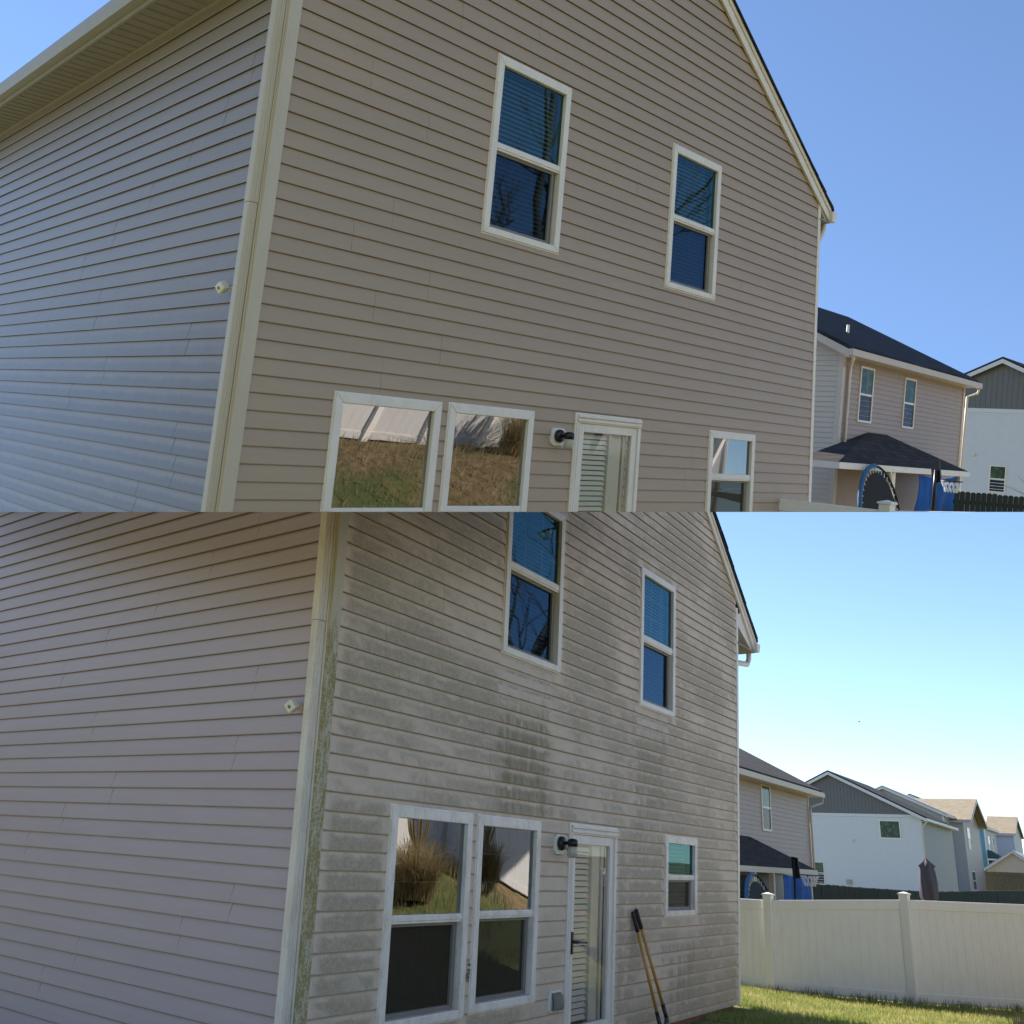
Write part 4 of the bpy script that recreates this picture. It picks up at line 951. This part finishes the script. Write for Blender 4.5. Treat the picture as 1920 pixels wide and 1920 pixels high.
m = MB(LOW)
bp = Vector((26.013, 6.189, 3.986))
m.lathe([(0.006, -0.05), (0.016, -0.02), (0.018, 0.01), (0.011, 0.035), (0.003, 0.055)], 8, 0, bp)
m.face([bp+Vector((0.01, 0, 0)), bp+Vector((-0.02, 0, 0)), bp+Vector((-0.03, 0.055, 0.03)), bp+Vector((0.0, 0.05, 0.032))]); m.face([bp+Vector((0.01, 0, 0)), bp+Vector((-0.02, 0, 0)), bp+Vector((-0.03, -0.055, 0.03)), bp+Vector((0.0, -0.05, 0.032))])
tag(m.build('bird', 'bird', None, 0, None, False), 'tiny dark bird flying in the blue sky right of the stained house', 'bird')

# --- upper picture
BU = 4.79
mm = dict(a='siding_cream', b='siding_pink', trim='siding_cream', roof='roof_dark', gable='siding_pink')
rt, fn = far_house('neighbour_house', 'beige neighbour house with a dark blue-grey roof in the upper picture', UPP, (17.847, 5.942), BU, 8.0, 8.0, -2.6, 2.08, 'b', 0.47, mm, [('b', 0.93, 1.70, 0.48, 1.815), ('b', 3.60, 4.36, 0.495, 1.80)], 0.3, 0.12, None, 0.10, True, 0.35, True)
porch(rt, UPP, fn, 1.6, 2.73, 0.26, -1.92, 6.0, -0.50, 1.0, (1.2, 5.6), 'roof_black', 'trim_white')
m = MB(UPP, fn); m.tube([(-0.2, -0.32, 1.98), (-0.05, -0.28, 1.86), (0.22, -0.1, 1.74), (0.26, -0.07, 1.6), (0.26, -0.07, -0.15), (0.36, -0.14, -0.25)], 0.035, 8); m.build('downspout', 'trim_white', rt)
m = MB(UPP, fn); m.tube([(8.3, -0.34, 1.95), (8.28, -0.30, 1.78), (8.08, -0.08, 1.66), (8.05, -0.06, -2.5)], 0.035, 8); m.build('downspout', 'trim_white', rt)
m = MB(UPP, fn); m.tube([(0.8, -1.0, -0.62), (1.0, -0.96, -0.78), (1.05, -0.94, -0.95), (1.05, -0.94, -2.4)], 0.035, 8); m.build('downspout', 'trim_white', rt)
m = MB(UPP, fn); m.tube([(2.6, 1.2, 2.5), (2.6, 1.2, 3.05)], 0.04, 8); m.build('vent_pipe', 'plastic_white', rt)
m = MB(UPP, fn); m.box(2.2, 2.75, -0.08, -0.01, -2.4, -0.7); m.build('door', 'tarp_dark', rt)
tarp(UPP, fn, 2.5, 5.2, -0.66, 2.3, 5.9, -2.3, -1.02, 'blue tarp hanging from the porch eave, upper picture')
trampoline(UPP, fn, -0.35, -1.35, -1.62, 1.10, 0.2, 'tipped-up trampoline with a blue rim under the porch, upper picture')
hoop(UPP, (14.563, 2.042), 75, [(0.16, -0.32), (-0.02, -0.30), (-0.10, -0.72), (0.08, -0.75)], (0.185, -0.30, -0.68), -0.5, -2.3, 'basketball hoop with white net before the blue tarp, upper picture')
mm = dict(a='siding_white', b='siding_grey', trim='siding_white', roof='roof_dark', gable='batten_grey')
rt, fn = far_house('gable_house', 'white-sided house with a dark grey batten gable, right edge of the upper picture', UPP, (40.004, 6.7), BU, 8, 9.0, -2.6, 2.12, 'b', 0.46, mm, [('a', 4.09, 4.78, -1.30, -0.16)], 0.35, 0.13, 2.05, 0.10, True, 0.3)
m = MB(UPP, fn); m.box(-0.09, 0.0, 5.42, 5.55, 0.18, 0.25); m.box(-0.14, -0.09, 5.45, 5.52, 0.2, 0.30); m.build('flood_light', 'plastic_white', rt)
board_fence('picket_fence', 'dark picket fence at the right edge of the upper picture', UPP, [(21.4, 4.72), (22.43, 3.725), (24.2, 2.1)], [-0.98, -1.0, -1.0], -2.4, 0.13, 'picket', True)

# unseen houses added on the left to darken what the glossy side walls mirror
mm = dict(a='siding_brown', b='siding_brown', trim='siding_cream', roof='roof_black', gable='siding_brown')
far_house('added_house', 'unseen brown-sided house added at left to darken reflections in the side walls', LOW, (-13.0, 23.0), 0, 11.5, 9, -2.3, 3.2, 'b', 0.5, mm, [('b', 2.0, 3.0, 0.9, 2.3), ('b', 7.0, 8.0, 0.9, 2.3)])
mm = dict(a='siding_pink', b='siding_pink', trim='siding_cream', roof='roof_dark', gable='siding_pink')
far_house('added_house', 'unseen beige house added at far left to darken reflections in the side walls', LOW, (-28.0, 24.0), 0, 12.5, 9, -2.3, 3.2, 'b', 0.5, mm, [('b', 2.0, 3.0, 0.9, 2.3), ('b', 7.0, 8.0, 0.9, 2.3)])

# ------------------------------------------------------------------ the yard behind the photographer, seen in the window panes
CF = []
for k in range(10):
    az = math.radians(119+4.4*k); r = 12.9; CF.append((r*math.sin(az), r*math.cos(az)))
vinyl_fence(LOW, 'white vinyl fence on top of the bank, mirrored in the window panes', CF, [ground_z(x, y)+1.75 for x, y in CF], ground_z)
SF = [(7.4, -4.55), (9.5, -4.45), (11.6, -4.35), (13.7, -4.25), (15.8, -4.15), (17.9, -4.05)]
vinyl_fence(LOW, 'sunlit white vinyl fence along the foot of the bank, mirrored in the lower windows', SF, [max(ground_z(x, y), -0.75)+1.5 for x, y in SF], ground_z)
def pampas(x, y, h, n, label):
    z = ground_z(x, y); rt = root('pampas_grass', label, 'grass clump', LOW, (x, y, z))
    m = MB(LOW)
    for k in range(n):
        a = random.uniform(0, 6.28); L = h*random.uniform(0.45, 1.0); o = random.uniform(0.1, 0.9)*L; w = random.uniform(0.0025, 0.005)
        b_ = random.uniform(0, 0.3); c_ = random.uniform(0, 6.28); bx, by = x+b_*math.cos(c_), y+b_*math.sin(c_)
        dx, dy = math.cos(a), math.sin(a); px, py = -dy*w, dx*w; dr = random.uniform(0.15, 0.7)
        pts = [(bx+dx*o*t*t, by+dy*o*t*t, z+L*(t-dr*t*t*t*o/L)) for t in (0, .3, .55, .8, 1)]
        for (p0, p1) in zip(pts, pts[1:]): m.face([(p0[0]-px, p0[1]-py, p0[2]), (p0[0]+px, p0[1]+py, p0[2]), (p1[0]+px*.6, p1[1]+py*.6, p1[2]), (p1[0]-px*.6, p1[1]-py*.6, p1[2])])
    m.build('leaf_tuft', 'straw', rt, 0, 'stuff', False)
    for k in range(14):
        a = random.uniform(0, 6.28); o = random.uniform(0.1, 0.5)*h*0.5; m = MB(LOW)
        m.tube([(x, y, z), (x+math.cos(a)*o*.5, y+math.sin(a)*o*.5, z+h*.75), (x+math.cos(a)*o*.8, y+math.sin(a)*o*.8, z+h*.95), (x+math.cos(a)*o, y+math.sin(a)*o, z+h*1.15), (x+math.cos(a)*o*1.15, y+math.sin(a)*o*1.15, z+h*1.32)], [0.004, 0.004, 0.015, 0.013, 0.003], 5); m.build('plume', 'straw', rt)
def pol(az, r): return (r*math.sin(math.radians(az)), r*math.cos(math.radians(az)))
pampas(9.1, -3.65, 1.0, 2600, 'tall straw-coloured pampas grass on the bank, mirrored in a lower window')
pampas(11.6, -3.55, 0.8, 1600, 'shorter straw-coloured grass clump on the bank, mirrored in a lower window')
pampas(*pol(138.6, 12.1), 1.0, 1400, 'straw-coloured grass clump by the bank fence, mirrored in an upper window')
sp = []
for k in range(9000):
    az = random.uniform(104, 155); r = random.uniform(6.5, 12.6); x, y = pol(az, r); sp.append((x, y, random.uniform(0.06, 0.22), 0.006))
blades('bank_grass', 'straw', sp, 'dry straw-coloured grass covering the bank behind the photographer')

def bare_tree(x, y, h, seed, label):
    r = random.Random(seed); z = ground_z(x, y); rt = root('bare_tree', label, 'tree', LOW, (x, y, z)); tr = MB(LOW); cr = MB(LOW)
    def grow(p, d, L, rad, lev):
        pts = [p]; dd = d.copy(); n = 4
        for k in range(n):
            dd = (dd+Vector((r.uniform(-1, 1), r.uniform(-1, 1), r.uniform(-.3, .6)))*0.17).normalized(); pts.append(pts[-1]+dd*L/n)
        (tr if lev == 0 else cr).tube(pts, [rad*(1-0.55*k/n) for k in range(n+1)], 6 if lev < 2 else 4, False)
        if lev >= 5: return
        for k in range(5 if lev == 0 else 3):
            i = r.choice((2, 3, 4)) if lev else r.choice((2, 3, 3, 4, 4)); q = pts[i]
            nd = (dd+Vector((r.uniform(-1, 1), r.uniform(-1, 1), r.uniform(-.2, .7)))*0.85).normalized()
            grow(q, nd, L*r.uniform(.5, .75), rad*(0.5 if lev else 0.55), lev+1)
    grow(Vector((x, y, z-0.1)), Vector((0, 0, 1)), h*0.42, h*0.018, 0)
    tr.build('trunk', 'bark', rt); cr.build('crown', 'bark', rt, 0, None, False)
bare_tree(18.0, -6.2, 11.0, 5, 'leafless tree beyond the bank fence, mirrored in the stained house panes')
bare_tree(11.5, -14.5, 14.0, 9, 'tall leafless tree beyond the bank fence, mirrored in the clean house panes')
